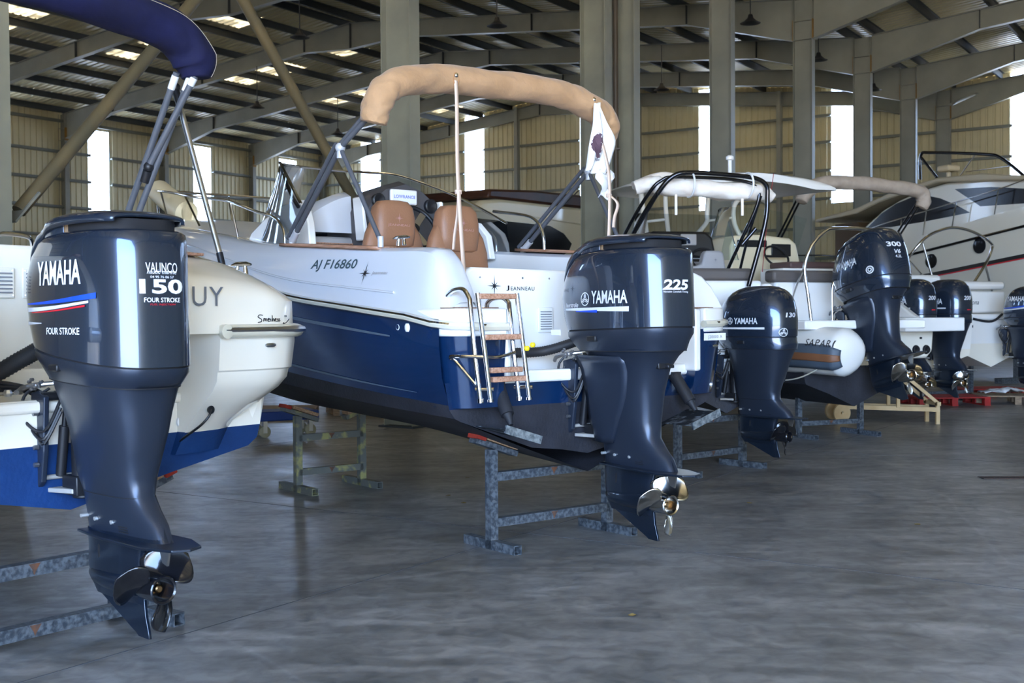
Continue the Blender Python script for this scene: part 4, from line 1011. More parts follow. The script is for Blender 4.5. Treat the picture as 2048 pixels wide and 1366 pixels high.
# console binnacle
mb = MB(); prof = [(.45, 2.0), (.45, 2.32), (.40, 2.42), (.28, 2.50), (.10, 2.55), (-.05, 2.50), (-.17, 2.41), (-.24, 2.30), (-.26, 2.0)]
mb.loft([[Vector((x, y * s_ + .09 * (1 - s_), 2.0 + (z - 2.0) * q_)) for y, z in prof] for x, s_, q_ in ((2.0, 1, 1), (2.1, 1, 1.06), (2.4, .96, 1.02), (2.75, .8, .6))]); cs = obj('dash_binnacle', mb, DGREYPL, B2, sharp=50)
mb = MB(); mb.box((2.05, .10, 1.72), (.14, .78, .60)); obj('console_base', mb, WHITE, B2, bevel=.03)
for y in (.475, -.22):
    mb = MB(); mb.prism([(y - .02, 2.1), (y + (.03 if y > 0 else -.01), 2.43), (y + (.05 if y > 0 else .02), 2.43), (y + .02, 2.1)], (1.96, 0, 0), (0, 1, 0), (0, 0, 1), (.14, 0, 0)); obj('dash_side', mb, WHITE, B2, bevel=.02)
mb = MB(); R = Matrix.Rotation(math.radians(-12), 3, 'X') @ Matrix.Rotation(math.radians(0), 3, 'Z'); mb.box((1.975, .14, 2.445), (.035, .24, .115)); sc = obj('chartplotter_cover', mb, WHITET, B2, bevel=.012)
decal('cover_lettering', text_geo('LOWRANCE', .035, .004), planemap((1.956, .14, 2.435), (0, -1, 0), (0, 0, 1), .001), BLUET, sc)
mb = MB()
for y, z in ((.36, 2.41), (-.12, 2.39)): mb.lathe([(.055, 0), (.055, .03), (.045, .035), (.001, .02)], (2.0, y, z), (-1, 0, 0), 20)
obj('gauge', mb, BLACKP, cs)
# steering wheel
mb = MB(); ax = Vector((-.86, 0, .5)).normalized(); c_ = Vector((1.78, .16, 2.20)); e1 = Vector((0, 1, 0)); e2 = ax.cross(e1)
mb.tube([c_ + e1 * math.cos(a) * .185 + e2 * math.sin(a) * .185 for a in [2 * PI * k / 36 for k in range(36)]], .017, 10, closed=True); whl = obj('steering_wheel', mb, BLACKP, B2)
for k in range(3):
    a = PI / 2 + k * 2 * PI / 3 + .3; d = e1 * math.cos(a) + e2 * math.sin(a); mb = MB(); mb.bar(c_ - ax * .03, c_ + d * .18, .05, .008, up=ax); obj('spoke', mb, STEELR, whl)
mb = MB(); mb.lathe([(.045, -.03), (.04, .0), (.001, .01)], c_, ax, 18); mb.cyl(c_ - ax * .22, c_, .03, 12); obj('wheel_hub', mb, BLACKP, whl)
# bow rail, port and starboard
for sg in (1, -1):
    mb = MB(); mb.tube(crom([(2.28, sg * 1.0, 2.07), (2.31, sg * 1.0, 2.19), (2.47, sg * 1.0, 2.285), (2.8, sg * .99, 2.355), (3.4, sg * .96, 2.49), (4.3, sg * .85, 2.60), (5.2, sg * .66, 2.72), (6.0, sg * .46, 2.82), (6.7, sg * .26, 2.90), (7.15, sg * .12, 2.95), (7.25, sg * .05, 2.90), (7.2, sg * .05, 2.62)], 5), .0125, 10)
    for a, b_ in (((4.75, .76, 2.66), (4.55, .70, 2.36)), ((6.3, .38, 2.86), (6.15, .36, 2.52)), ((3.3, .97, 2.47), (3.25, .93, 2.18))): mb.cyl((a[0], a[1] * sg, a[2]), (b_[0], b_[1] * sg, b_[2]), .010, 8)
    obj('bow_rail', mb, CHROME, B2)
# hand rails on the starboard side seen over the panel
mb = MB(); mb.tube(crom([(2.35, -1.02, 2.42), (1.95, -1.04, 2.36), (1.80, -1.05, 2.30), (1.72, -1.05, 2.2), (1.70, -1.05, 2.04)], 5), .0125, 10); obj('grab_rail', mb, CHROME, B2)
# bolster on the bow
bo_ = thing('fender', 'long cream cylindrical fender lying on the bow of the blue boat', 'fender', (O2[0], O2[1], 0), R2_); mb = MB(); mb.tube(crom([(7.12, .08, 2.95), (7.08, .08, 2.93), (6.75, .10, 2.81), (6.30, .12, 2.65), (6.24, .12, 2.63)], 4), [.06, .10] + [.13] * 13 + [.10, .05], 18); obj('fender_body', mb, mat('cream_vinyl', '#e0cfa8', .5), bo_)
# ---- two helm seats
def helm_seat(loc, label, lean=.0):
    s = thing('helm_seat', label, 'seat', loc, R2_, 'tan seats at the helm of the blue boat')
    mb = MB(); rings = []
    for z, hw, xo, th in ((0.10, .19, -.02, .10), (.14, .215, -.02, .13), (.30, .225, -.02, .14), (.50, .215, -.015, .13), (.60, .19, -.01, .12), (.68, .15, .0, .10), (.70, .10, .0, .06)):
        rings.append([Vector((xo + th * .5 * math.copysign(abs(math.cos(a)) ** .6, math.cos(a)), hw * math.copysign(abs(math.sin(a)) ** .5, math.sin(a)), z)) for a in [2 * PI * k / 32 for k in range(32)]])
    mb.loft(rings); bk = obj('backrest', mb, LEATHER, s, sharp=60)
    mb = MB(); rings = []
    for z, hw, th in ((.50, .11, .15), (.515, .135, .17), (.60, .143, .175), (.70, .145, .17), (.78, .132, .15), (.82, .10, .11), (.828, .05, .06)):
        rings.append([Vector((-.01 + th * .5 * math.copysign(abs(math.cos(a)) ** .55, math.cos(a)), hw * math.copysign(abs(math.sin(a)) ** .55, math.sin(a)), z)) for a in [2 * PI * k / 32 for k in range(32)]])
    mb.loft(rings); hr = obj('headrest', mb, LEATHER, s, sharp=60)
    decal('embroidered_star', star_geo(.03), planemap((-.0975, 0, .70), (0, -1, 0), (0, 0, 1), .003), mat('rose_thread', '#b58a84', .6), hr)
    decal('embroidered_lettering', text_geo('JEANNEAU', .022, .0, 0, 1.5), planemap((-.0975, 0, .645), (0, -1, 0), (0, 0, 1), .003), mat('rose_thread', '#b58a84', .6), hr)
    mb = MB(); mb.prism([(.12, .17), (.12, .33), (-.12, .33), (-.12, .17)], (-.088, 0, 0), (0, 1, 0), (0, 0, 1), (-.008, 0, 0)); pk = obj('mesh_pocket', mb, mat('brown_mesh', '#7b5a44', .9), s, bevel=.01)
    mb = MB(); mb.loft([[Vector((.22 + .24 * math.copysign(abs(math.cos(a)) ** .6, math.cos(a)), .24 * math.copysign(abs(math.sin(a)) ** .6, math.sin(a)), z)) for a in [2 * PI * k / 28 for k in range(28)]] for z in (.0, .04, .12, .15)]); obj('seat', mb, LEATHER, s, sharp=60)
    mb = MB(); mb.cyl((.18, 0, -.36), (.18, 0, .0), .05, 16); mb.cyl((.18, 0, -.38), (.18, 0, -.35), .14, 20); obj('pedestal', mb, STEELR, s)
    for sg in (1, -1):
        mb = MB(); mb.tube(crom([(-.02, sg * .225, .34), (.08, sg * .24, .36), (.26, sg * .24, .35)], 4), .022, 8); obj('armrest', mb, LEATHER, s)
    return s
def loc2(x, y, z): 
    t_ = math.radians(38); return (O2[0] - math.sin(t_) * x - math.cos(t_) * y, O2[1] + math.cos(t_) * x - math.sin(t_) * y, z)
helm_seat(loc2(1.25, .705, 1.80 - .30), 'left tan helm seat with embroidered star, beside the port coaming of the blue boat').scale = (1, 1.12, 1)
helm_seat(loc2(1.0, .34, 1.765 - .30), 'right tan helm seat behind the white stern panel, with mesh pocket on its back').scale = (1, 1.16, 1)
# ---- bimini
BM = thing('bimini_top', 'rolled sand coloured bimini on grey struts over the blue boat', 'boat canopy', O2, R2_)
arc = [(.95, 1.03, 2.80), (.93, 1.01, 2.92), (.92, .95, 3.02), (.92, .82, 3.09), (.95, .5, 3.15), (.95, .08, 3.165), (.95, -.45, 3.175), (.95, -.75, 3.14), (.95, -.98, 3.06), (.96, -1.06, 2.97), (.98, -1.04, 2.86)]
P = crom(arc, 13); N_ = len(P); mb = MB(); rings = []
r_ = random.Random(3); ph = [r_.uniform(0, 6.28) for _ in range(8)]
for i, p in enumerate(P):
    t = (P[min(i + 1, N_ - 1)] - P[max(i - 1, 0)]).normalized(); x = Vector((1, 0, 0)); x = (x - t * x.dot(t)).normalized(); y = t.cross(x)
    e_ = min(i, N_ - 1 - i); R = .082 + .014 * min(1, e_ / 15); ring = []
    for k in range(44):
        a = 2 * PI * k / 44; q_ = i * .36
        fold = abs(math.sin(1.5 * a + q_ * .9 + ph[3])) ** .5 * .05 + abs(math.sin(2.5 * a - q_ * 1.3 + ph[4])) ** .6 * .04
        w_ = .96 + fold + .03 * math.sin(3 * a + q_ + ph[0]) + .022 * math.sin(5 * a - q_ * 1.7 + ph[1]) + (.03 * math.sin(11 * a + i * 1.3) * max(0, 1 - e_ / 14))
        ring.append(p + x * math.cos(a) * R * w_ * 1.15 + y * math.sin(a) * R * w_)
    rings.append(ring)
mb.loft(rings); obj('rolled_canvas', mb, CANVAS, BM, sharp=70)
mb = MB()
for y in (.433, -.832):
    zc = 3.14 if y > 0 else 3.11; mb.tube([Vector((.845, y + .022 * math.cos(a), zc - .0 + .042 * math.sin(a))) for a in [2 * PI * k / 20 for k in range(20)]], .006, 6, closed=True)
obj('strap_slot_piping', mb, mat('sand_piping', '#a97a50', .8), BM)
for sg in (1, -1):
    mb = MB(); a = Vector((2.02, sg * 1.08, 2.07)); b_ = Vector((1.23, sg * 1.12, 2.66)); c_ = Vector((.98, sg * 1.04, 2.85))
    mb.cyl(a, b_, .019, 12); mb.cyl(b_, c_, .019, 12); mb.cyl(a + Vector((.06, 0, .03)), b_ + Vector((.05, 0, .03)), .017, 12); mb.cyl(b_ + Vector((.045, 0, .0)), c_ + Vector((.045, 0, .02)), .017, 12)
    obj('main_strut', mb, GREYTUBE, BM)
    mb = MB(); mb.cyl(Vector((.79, sg * 1.08, 2.01)), b_, .016, 12); obj('aft_strut', mb, GREYTUBE, BM)
    mb = MB(); mb.sphere(b_, .035, 12); mb.cyl(b_, b_ + Vector((.0, 0, -.07)), .024, 12); mb.cyl(a - Vector((0, 0, .03)), a + Vector((0, 0, .03)), .022, 10); mb.cyl((.79, sg * 1.08, 1.97), (.79, sg * 1.08, 2.04), .02, 10); mb.cyl(a.lerp(b_, .02), a.lerp(b_, .12), .026, 12); obj('strut_joint', mb, mat('pale_grey_fitting', '#c6c8cc', .4, metal=.2), BM)
def strap(pts, name, w_=.028, m_=WEBBING, parent=BM):
    P = crom(pts, 6); g = []
    for i, p in enumerate(P): g.append([p + Vector((0, w_ / 2, 0)), p - Vector((0, w_ / 2, 0))])
    mb = MB(); mb.patch(g); return obj(name, mb, m_, parent, solid=.003, fixn=False)
strap([(.85, .433, 3.15), (.80, .46, 2.95), (.60, .60, 2.5), (.38, .73, 2.03), (.17, .85, 1.62)], 'strap', .03)
strap([(.52, .652, 2.31), (.50, .675, 2.18), (.49, .705, 2.05), (.485, .72, 1.95)], 'strap_tail', .022)
strap([(.85, -.832, 3.12), (.82, -.86, 2.9), (.72, -.86, 2.6), (.60, -.76, 2.3), (.45, -.60, 1.9)], 'strap', .03)
strap([(.64, -.80, 2.40), (.62, -.86, 2.34), (.59, -.80, 2.24), (.57, -.77, 2.16)], 'strap_tail', .03)
mb = MB(); mb.box((.53, .645, 2.33), (.02, .045, .03)); obj('strap_buckle', mb, WEBBING, BM, bevel=.004)
mb = MB(); mb.box((.65, -.80, 2.40), (.02, .045, .03)); obj('strap_buckle', mb, WEBBING, BM, bevel=.004)
for c_ in ((.845, .433, 3.165), (.845, -.832, 3.135)): mb = MB(); mb.sphere(c_, .018, 10); obj('strap_hook', mb, CHROME, BM)
mb = MB(); mb.tube([(.18, .85, 1.66), (.17, .85, 1.60), (.17, .85, 1.575)], .008, 6); mb.sphere((.17, .85, 1.615), .02, 10); obj('deck_hook', mb, CHROME, BM)
# white flag with printed motif, hanging from the right hook
FL = thing('flag', 'limp white flag with a dark printed motif hanging from the sand bimini', 'flag', O2, R2_)
rowsf = []
LE = crom([(-.815, 3.10, 0), (-.79, 2.95, 0), (-.755, 2.80, 0), (-.725, 2.66, 0), (-.70, 2.59, 0)], 4); RE = crom([(-.845, 3.10, 0), (-.91, 2.97, 0), (-1.0, 2.83, 0), (-.96, 2.70, 0), (-.90, 2.58, 0)], 4)
for i, (l_, r_2) in enumerate(zip(LE, RE)):
    t = i / (len(LE) - 1); rowsf.append([Vector((.80 + .022 * math.sin(9 * u_ + 4 * t) + .012 * math.sin(17 * u_ - 5 * t), l_.x + (r_2.x - l_.x) * u_, l_.y + (r_2.y - l_.y) * u_ + .008 * math.sin(11 * u_ + 6 * t))) for u_ in [k / 14 for k in range(15)]])
mb = MB(); mb.patch(rowsf); FM = mb; fo = obj('flag_cloth', mb, mat('white_flag_cloth', '#eeeef0', .8), FL, solid=.002, fixn=False)
sm = snapmap(FM, (.80, -.825, 2.78), (0, -1, 0), (0, 0, 1), .004, .3)
rg = random.Random(11); head = [(.055 * (1 + .25 * rg.uniform(-1, 1)) * math.cos(a),   .095 * (1 + .15 * rg.uniform(-1, 1)) * math.sin(a)) for a in [2 * PI * k / 16 for k in range(16)]]
decal('printed_motif', poly_geo(head, .02), sm, mat('plum_print', '#5b4450', .8), fo)
decal('printed_scroll', shift(poly_geo([(-.04, 0), (-.01, -.02), (.03, -.01), (.02, .008), (-.02, .0)], .02), 0, -.09), sm, mat('grey_print', '#8b8b92', .8), fo)
rows2 = []
for i in range(8):
    t = i / 7; z = 2.60 - .20 * t; rows2.append([Vector((.78 + .02 * math.sin(3 * u_ + 8 * t), -.88 + .12 * (.5 - u_) * (1 + .4 * math.sin(6 * t)), z + .02 * math.sin(7 * u_))) for u_ in [k / 6 for k in range(7)]])
mb = MB(); mb.patch(rows2); obj('flag_tail', mb, mat('white_flag_cloth', '#eeeef0', .8), FL, solid=.004, fixn=False)
# ---- trestles
def trestle(label, origin, rot, x, y0, y1, h, padz=0.06, m=GALV, foot=.55, bars=(.17, .47), pad=True, tw=.06, flip=1, group='steel trestles under the boats', tops=(0, 0), padcol=WOOD):
    T = thing('boat_trestle', label, 'trestle', origin, rot, group)
    for i, y in enumerate((y0, y1)):
        mb = MB(); mb.bar((x, y, .0), (x, y, h + tops[i]), tw, tw, t=.005); obj('post', mb, m, T, smooth=False)
        mb = MB(); mb.bar((x - foot / 2, y, tw / 2), (x + foot / 2, y, tw / 2), tw, tw, t=.006); obj('foot', mb, m, T, smooth=False)
        if pad:
            sg = 1 if y > (y0 + y1) / 2 else -1
            R = Matrix.Rotation(sg * math.radians(19), 3, 'X')
            mb = MB(); mb.box((x, y - sg * .02, h + tops[i] + .015), (.10, .34, .035), R=R); obj('support_arm', mb, m, T, smooth=False)
            mb = MB(); mb.box((x - .01, y - sg * .05, h + tops[i] + .045), (.11, .26, .03), R=R); obj('timber_pad', mb, padcol, T, smooth=False, bevel=.003)
            mb = MB(); mb.box((x - .01, y + sg * .12, h + tops[i] + .045 + .045), (.12, .07, .03), R=R); obj('red_carpet_pad', mb, REDPAD, T, smooth=False, bevel=.004)
    for z in bars: mb = MB(); mb.bar((x, y0, z), (x, y1, z), tw, tw * .95, t=.005); obj('crossbar', mb, m, T, smooth=False)
    mb = MB()
    for z in bars: mb.prism([(-.03, tw * .42), (.03, tw * .42), (.012, .0), (.004, -tw * .4), (-.006, -tw * .1)], (x - tw / 2 - .0008, (y0 + y1) / 2, z), (0, 1, 0), (0, 0, 1), (-.0008, 0, 0))
    obj('rust_stain', mb, RUST, T, smooth=False)
    return T
trestle('galvanised steel trestle under the stern of the blue boat, beside the 225 motor', O2, R2_, .37, .51, -.51, .62, tops=(.03, .0))
trestle('paint stained steel trestle under the middle of the blue boat, seen behind the white stern', O2, R2_, 3.45, .30, -.34, .66, m=GALVY, foot=.62)
# ================================================================ BOAT 1 (white hull, blue bottom), far left
O1 = (-1.98, 5.24, 0); R1 = frame_rot(53)
M150 = outboard('largest dark blue outboard motor marked 150 and FOUR STROKE at the left, black propeller', (-1.98, 5.24, .205), frame_rot(53 - 6), 'cap', .945, .02, PROPB, .20, pa=-2.1, seam_tilt=.11, wid=.90, kl=.90, dz=-.055, funnel=True)
co = OUT[M150.name][1]
decal('lettering', tf('YAMAHA', .37, .105, .022), side_map(M150, -.42, 1.59), WHITET, co)
decal('blue_stripe', stripe_geo(.58, .006, .024, .03), side_map(M150, -.40, 1.458), BLUET, co)
decal('silver_stripe', stripe_geo(.54, .020, .010, .03), side_map(M150, -.38, 1.432), SILVERT, co)
decal('red_stripe', stripe_geo(.46, .004, .008, .025), side_map(M150, -.40, 1.420, .004), REDT, co)
decal('lower_stripe', stripe_geo(.24, .020, .003, 0), side_map(M150, -.16, 1.372, .004), SILVERT, co)
decal('fourstroke_lettering', tf('FOUR STROKE', .27, .030, .012), side_map(M150, -.46, 1.338), WHITET, co)
decal('power_lettering', tf('150', .205, .062, .03), rear_map(M150, -.005, 1.525), WHITET, co)
decal('stroke_lettering', tf('FOUR STROKE', .17, .020, .012), rear_map(M150, -.005, 1.468), WHITET, co)
decal('injection_lettering', tf('FUEL INJECTION', .12, .010, .006, .2), rear_map(M150, -.005, 1.448), REDT, co)
decal('dealer_lettering', tf('VALINCO', .15, .042, .002), rear_map(M150, -.005, 1.605), WHITET, co)
decal('dealer_small_lettering', merge(shift(tf('nautic marine', .14, .018, .002, .3), 0, .014), shift(tf('04 95 76 06 57', .11, .010, .002), 0, -.008)), rear_map(M150, -.005, 1.573), WHITET, co)
B1 = thing('motorboat', 'white motorboat with bright blue bottom paint at the far left, name ending in UY', 'boat', O1, R1)
ST1 = [
 (0.0, [(0, .665), (.55, .775), (1.02, .86), (1.08, .90), (1.10, .965), (1.14, 1.15), (1.18, 1.33), (1.20, 1.46)]),
 (1.5, [(0, .66), (.55, .79), (1.05, .90), (1.12, .94), (1.15, 1.01), (1.20, 1.2), (1.25, 1.40), (1.27, 1.55)]),
 (3.0, [(0, .68), (.50, .84), (.95, .98), (1.02, 1.02), (1.06, 1.10), (1.12, 1.3), (1.19, 1.52), (1.22, 1.68)]),
 (4.5, [(0, .80), (.34, 1.0), (.66, 1.18), (.73, 1.22), (.79, 1.32), (.86, 1.5), (.94, 1.7), (.98, 1.86)]),
 (5.6, [(0, 1.15), (.13, 1.26), (.27, 1.38), (.31, 1.42), (.36, 1.5), (.42, 1.66), (.50, 1.86), (.54, 2.0)]),
 (6.3, [(0, 1.75), (.01, 1.8), (.03, 1.84), (.035, 1.86), (.04, 1.9), (.045, 1.98), (.05, 2.06), (.06, 2.14)])]
rows1 = hull(ST1); mb = MB(); both(mb, rows1, 0, 4, 1); both(mb, rows1, 4, 7, 0)
half = [(0, .665), (.55, .775), (1.02, .86), (1.08, .90), (1.10, .965)]
fan(mb, [(0, y, z) for y, z in half] + [(0, -y, z) for y, z in reversed(half[1:])], 1)
fan(mb, [(0, 1.10, .965), (0, 1.12, 1.14), (0, -1.12, 1.14), (0, -1.10, .965)], 0)
h1 = obj('hull', mb, [CREAMW, BLUEAF], B1, sharp=28)
mb = MB(); mb.box((-.005, .02, 1.135), (.05, 1.75, .05)); mb.box((.22, 0, 1.15), (.46, 1.75, .03)); obj('transom_step', mb, CREAMW, B1, bevel=.015)
# quarters curving aft of the transom
for sg in (1, -1):
    def qp(gx, gy, y0=.58): return [(.3, y0), (-.33 + gx, y0), (-.34 + gx, .86 + gy), (-.32 + gx, 1.0 + gy), (-.27 + gx, 1.10 + gy), (-.17 + gx, 1.165 + gy), (.0, 1.19 + gy * .7), (.3, 1.21 + gy * .5)]
    mb = MB(); lv = [(1.445, 0, 0), (1.40, .0, 0), (1.27, .012, -.012), (1.262, .022, -.022), (1.22, .028, -.03), (1.17, .06, -.06), (1.08, .16, -.14), (1.0, .245, -.20), (.965, .27, -.21)]
    mb.loft([[Vector((x, y * sg, z)) for x, y in qp(a, b)] for z, a, b in lv]); obj('stern_quarter', mb, CREAMW, h1, sharp=35)
    mb = MB(); mb.loft([[Vector((x, y * sg, z)) for x, y in qp(.27, -.21)] for z in (.967,)] + [[Vector((max(x, -.02) if False else x * .6, y * sg * .93, .86)) for x, y in qp(.27, -.21)]]); obj('quarter_bottom', mb, BLUEAF, h1, sharp=35)
    # upper moulding above the rub rail: sloping aft face
    mb = MB(); lv = [(1.445, .0, .0), (1.60, .0, -.005), (1.615, .03, -.02), (1.66, .10, -.05), (1.71, .20, -.09), (1.75, .30, -.12), (1.775, .38, -.15)]
    def qu(gx, gy, z, k): 
        y0 = .62 if sg > 0 else .36; return [(.5, y0), (-.325 + gx, y0), (-.34 + gx, .86 + gy), (-.32 + gx, .99 + gy), (-.27 + gx, 1.09 + gy), (-.17 + gx, 1.16 + gy), (.0 + gx * .4, 1.19 + gy), (.5, 1.22 + gy)]
    rings = []
    for k, (z, a, b) in enumerate(lv):
        ring = [Vector((x, y * sg, z + (.10 * (1.22 - y) if z > 1.61 else 0))) for x, y in qu(a, b, z, k)]; rings.append(ring)
    mb.loft(rings); obj('upper_quarter', mb, CREAMW, B1, sharp=42)
    pts = [Vector((-.35, sg * .575, 1.455)), Vector((-.355, sg * .86, 1.455)), Vector((-.335, sg * 1.0, 1.455)), Vector((-.28, sg * 1.11, 1.455)), Vector((-.17, sg * 1.18, 1.457)), Vector((.0, sg * 1.205, 1.46))] + [Vector((r[7].x, sg * (r[7].y + .012), r[7].z)) for r in rows1 if r[7].x > .3]
    mb = MB(); mb.tube(pts, .033, 10); ro = obj('rub_rail', mb, mat('cream_rail', '#d8d2bd', .3, coat=.5), B1)
    mb = MB(); mb.tube([p + Vector((-.018 if p.x < -.1 else 0, sg * .02 if abs(p.y) > .9 else 0, .006)) for p in pts], .017, 8); obj('rail_insert', mb, STEELR, ro)
    mb = MB(); mb.lathe([(.034, 0), (.034, .02), (.02, .024), (.001, .024)], (-.36, sg * .585, 1.455), (-1, 0, 0), 16); obj('rail_end_cap', mb, mat('cream_rail', '#d8d2bd', .3, coat=.5), ro)
    mb = MB(); mb.prism([(-.04 if sg < 0 else -.04, .60), (.30, .60), (.30, .74), (-.02, .74)], (0, 0, 1.826 - .0), (1, 0, 0), (0, sg, 0), (0, 0, .014)); obj('teak_step', mb, TEAK, B1, bevel=.005)
mb = MB(); mb.lathe([(.030, 0), (.028, .01), (.012, .014), (.008, .006), (.001, .006)], (-.004, -.60, 1.015), (-1, 0, 0), 16); obj('drain_fitting', mb, WHITE, h1)
mb = MB(); mb.sphere((-.345, -.875, 1.385), .02, 10, sc=(.5, 1.8, .6)); obj('vent_fitting', mb, STEELR, h1)
mb = MB(); mb.lathe([(.018, 0), (.02, .01), (.001, .014)], (-.20, -.62, 1.08), (-1, 0, 0), 12); mb.tube(crom([(-.21, -.62, 1.08), (-.215, -.60, 1.05), (-.19, -.575, 1.01), (-.12, -.57, .97), (-.05, -.565, .93), (-.02, -.58, .90)], 4), .006, 6); obj('transducer_cable', mb, BLACKP, h1)
decal('name_lettering', text_geo('MAGUY', .13, .0, 0, 1.05, spacing=1.1), planemap((-.338, -.34, 1.575), (0, -1, 0), (0, 0, 1), .004), GREYTX, B1)
# hand-written mark below the moulding: thin pen strokes
mb = MB(); base_y, base_z = -.80, 1.50
def pen(pts, r=.0022):
    mb.tube(crom([(-.342, base_y - a, base_z + b) for a, b in pts], 3), r, 5)
pen([(.03, .03), (.01, .032), (.0, .022), (.02, .012), (.022, .0), (.0, -.004)]); pen([(.035, .0), (.037, .014), (.043, .014), (.045, .002), (.047, .013), (.054, .013), (.056, .0)])
pen([(.062, .008), (.072, .010), (.068, .016), (.062, .010), (.066, .0), (.074, .002)]); pen([(.08, .014), (.082, .0)]); pen([(.09, .03), (.092, .0), (.095, .012), (.102, .012), (.104, .0)])
pen([(.108, .008), (.116, .010), (.112, .016), (.108, .004), (.118, .0)]); pen([(.128, .014), (.122, .010), (.13, .004), (.122, .0)]); pen([(.138, .014), (.132, .010), (.14, .004), (.132, .0)])
pen([(.165, -.005), (.16, -.012), (.18, -.006), (.20, .012)]); pen([(.172, .022), (.172, .03)]); pen([(.180, .022), (.180, .03)])
obj('handwritten_mark', mb, BLACKT, B1)
# well panel with grilles, boots
mb = MB(); mb.prism([(1.0, 1.15), (1.0, 1.83), (.9, 1.875), (-.55, 1.87), (-.60, 1.80), (-.60, 1.15)], (.5, 0, 0), (0, 1, 0), (0, 0, 1), (.15, 0, 0)); pn = obj('well_panel', mb, CREAMW, B1, bevel=.02)
for y, w_ in ((.22, .15), (.03, .13), (-.155, .16)):
    mb = MB(); mb.box((.494, y, 1.69), (.010, w_, .145)); g_ = obj('vent_grille', mb, CREAMW, B1, bevel=.005)
    mb = MB(); 
    for k in range(6): mb.box((.487, y, 1.645 + k * .018), (.006, w_ * .78, .007))
    obj('louvre', mb, mat('grille_slot', (.25, .25, .27), .6), g_, smooth=False)
    mb = MB()
    for a in (-1, 1):
        for c_ in (-1, 1): mb.sphere((.487, y + a * w_ * .42, 1.69 + c_ * .058), .005, 6)
    obj('screw', mb, STEELR, g_)
ribbed([(.40, .42, 1.22), (.30, .24, 1.25), (.16, .12, 1.345), (.08, .06, 1.40), (.03, .02, 1.43)], .040, B1)
mb = MB(); mb.lathe([(.075, 0), (.075, .012), (.068, .018), (.068, .030), (.058, .036), (.058, .046), (.048, .052), (.03, .06), (.03, .09), (.001, .09)], (.30, -.83, 1.26), (-1, 0, 0), 26)
obj('cable_boot', mb, RUBBER, B1)
mb = MB(); mb.tube(crom([(.05, .22, 1.20), (.12, .12, 1.22), (.16, .02, 1.22)], 4), .012, 8); mb.sphere((.05, .26, 1.20), .02, 8); obj('steering_link', mb, STEELR, B1)
for k in range(3):
    mb = MB(); mb.tube(crom([(.40, .35 - .05 * k, 1.17), (.26, .22, 1.20 + .02 * k), (.12, .14 - .03 * k, 1.20), (.02, .12, 1.16)], 5), .009, 8); obj('cable', mb, BLACKP, B1)
# seat back, grab rail
mb = MB(); mb.loft([[Vector((.70 + .07 * math.copysign(abs(math.cos(a)) ** .6, math.cos(a)), .28 + w_ * math.copysign(abs(math.sin(a)) ** .5, math.sin(a)), z)) for a in [2 * PI * k / 28 for k in range(28)]] for z, w_ in ((1.84, .30), (1.95, .30), (2.02, .285), (2.06, .24), (2.075, .16))]); obj('seat_back', mb, mat('cream_cushion', '#e6dcc8', .6), B1, sharp=60)
mb = MB(); mb.tube(crom([(.56, .05, 1.90), (.56, -.02, 1.925), (.56, -.13, 1.92), (.56, -.165, 1.90), (.56, -.17, 1.86)], 4), .011, 8); obj('grab_rail', mb, CHROME, B1)
mb = MB(); g = []
for sg in (1, -1):
    mb = MB(); mb.patch([[Vector((r[7].x, sg * r[7].y, r[7].z)), Vector((r[7].x, sg * (r[7].y - .05), r[7].z + .17)), Vector((r[7].x, sg * max(.01, r[7].y - .12), r[7].z + .30)), Vector((r[7].x, sg * max(.005, r[7].y - .34), r[7].z + .31))] for r in rows1 if r[7].x > .28]); obj('side_deck', mb, CREAMW, B1, sharp=50)
mb = MB(); mb.box((1.8, 0, 1.3), (2.6, 2.0, .04)); obj('cockpit_sole', mb, CREAMW, B1)
cleat((.06, -1.04, 1.745), B1, .15)
# bimini 1
BN = thing('bimini_top', 'rolled navy blue bimini with cream stitching, top left', 'boat canopy', O1, R1)
arc = [(.56, -1.16, 2.84), (.56, -1.145, 2.93), (.56, -1.05, 3.04), (.56, -.82, 3.10), (.56, -.45, 3.135), (.56, 0, 3.15), (.56, .45, 3.14), (.56, .85, 3.08), (.56, 1.08, 2.98), (.56, 1.13, 2.8)]
P = crom(arc, 8); N_ = len(P); mb = MB(); rings = []; seam = []
for i, p in enumerate(P):
    t = (P[min(i + 1, N_ - 1)] - P[max(i - 1, 0)]).normalized(); x = Vector((1, 0, 0)); y = t.cross(x); ring = []
    e_ = min(i, N_ - 1 - i); R = .075 + .04 * min(1, e_ / 8)
    for k in range(24):
        a = 2 * PI * k / 24; w_ = 1 + .03 * math.sin(3 * a + i * .4) + .025 * math.sin(5 * a - i * .6)
        ring.append(p + x * math.cos(a) * R * w_ * 1.1 + y * math.sin(a) * R * w_)
    rings.append(ring); seam.append(ring[14].lerp(ring[15], .5) + (ring[14] - p).normalized() * .004)
mb.loft(rings); rc = obj('rolled_canvas', mb, NAVYC, BN, sharp=70)
mb = MB(); mb.tube(seam, .002, 5); obj('stitching', mb, mat('cream_thread', '#a89a8c', .8), rc)
WF = mat('pale_strut_cap', '#d8d8d6', .5)
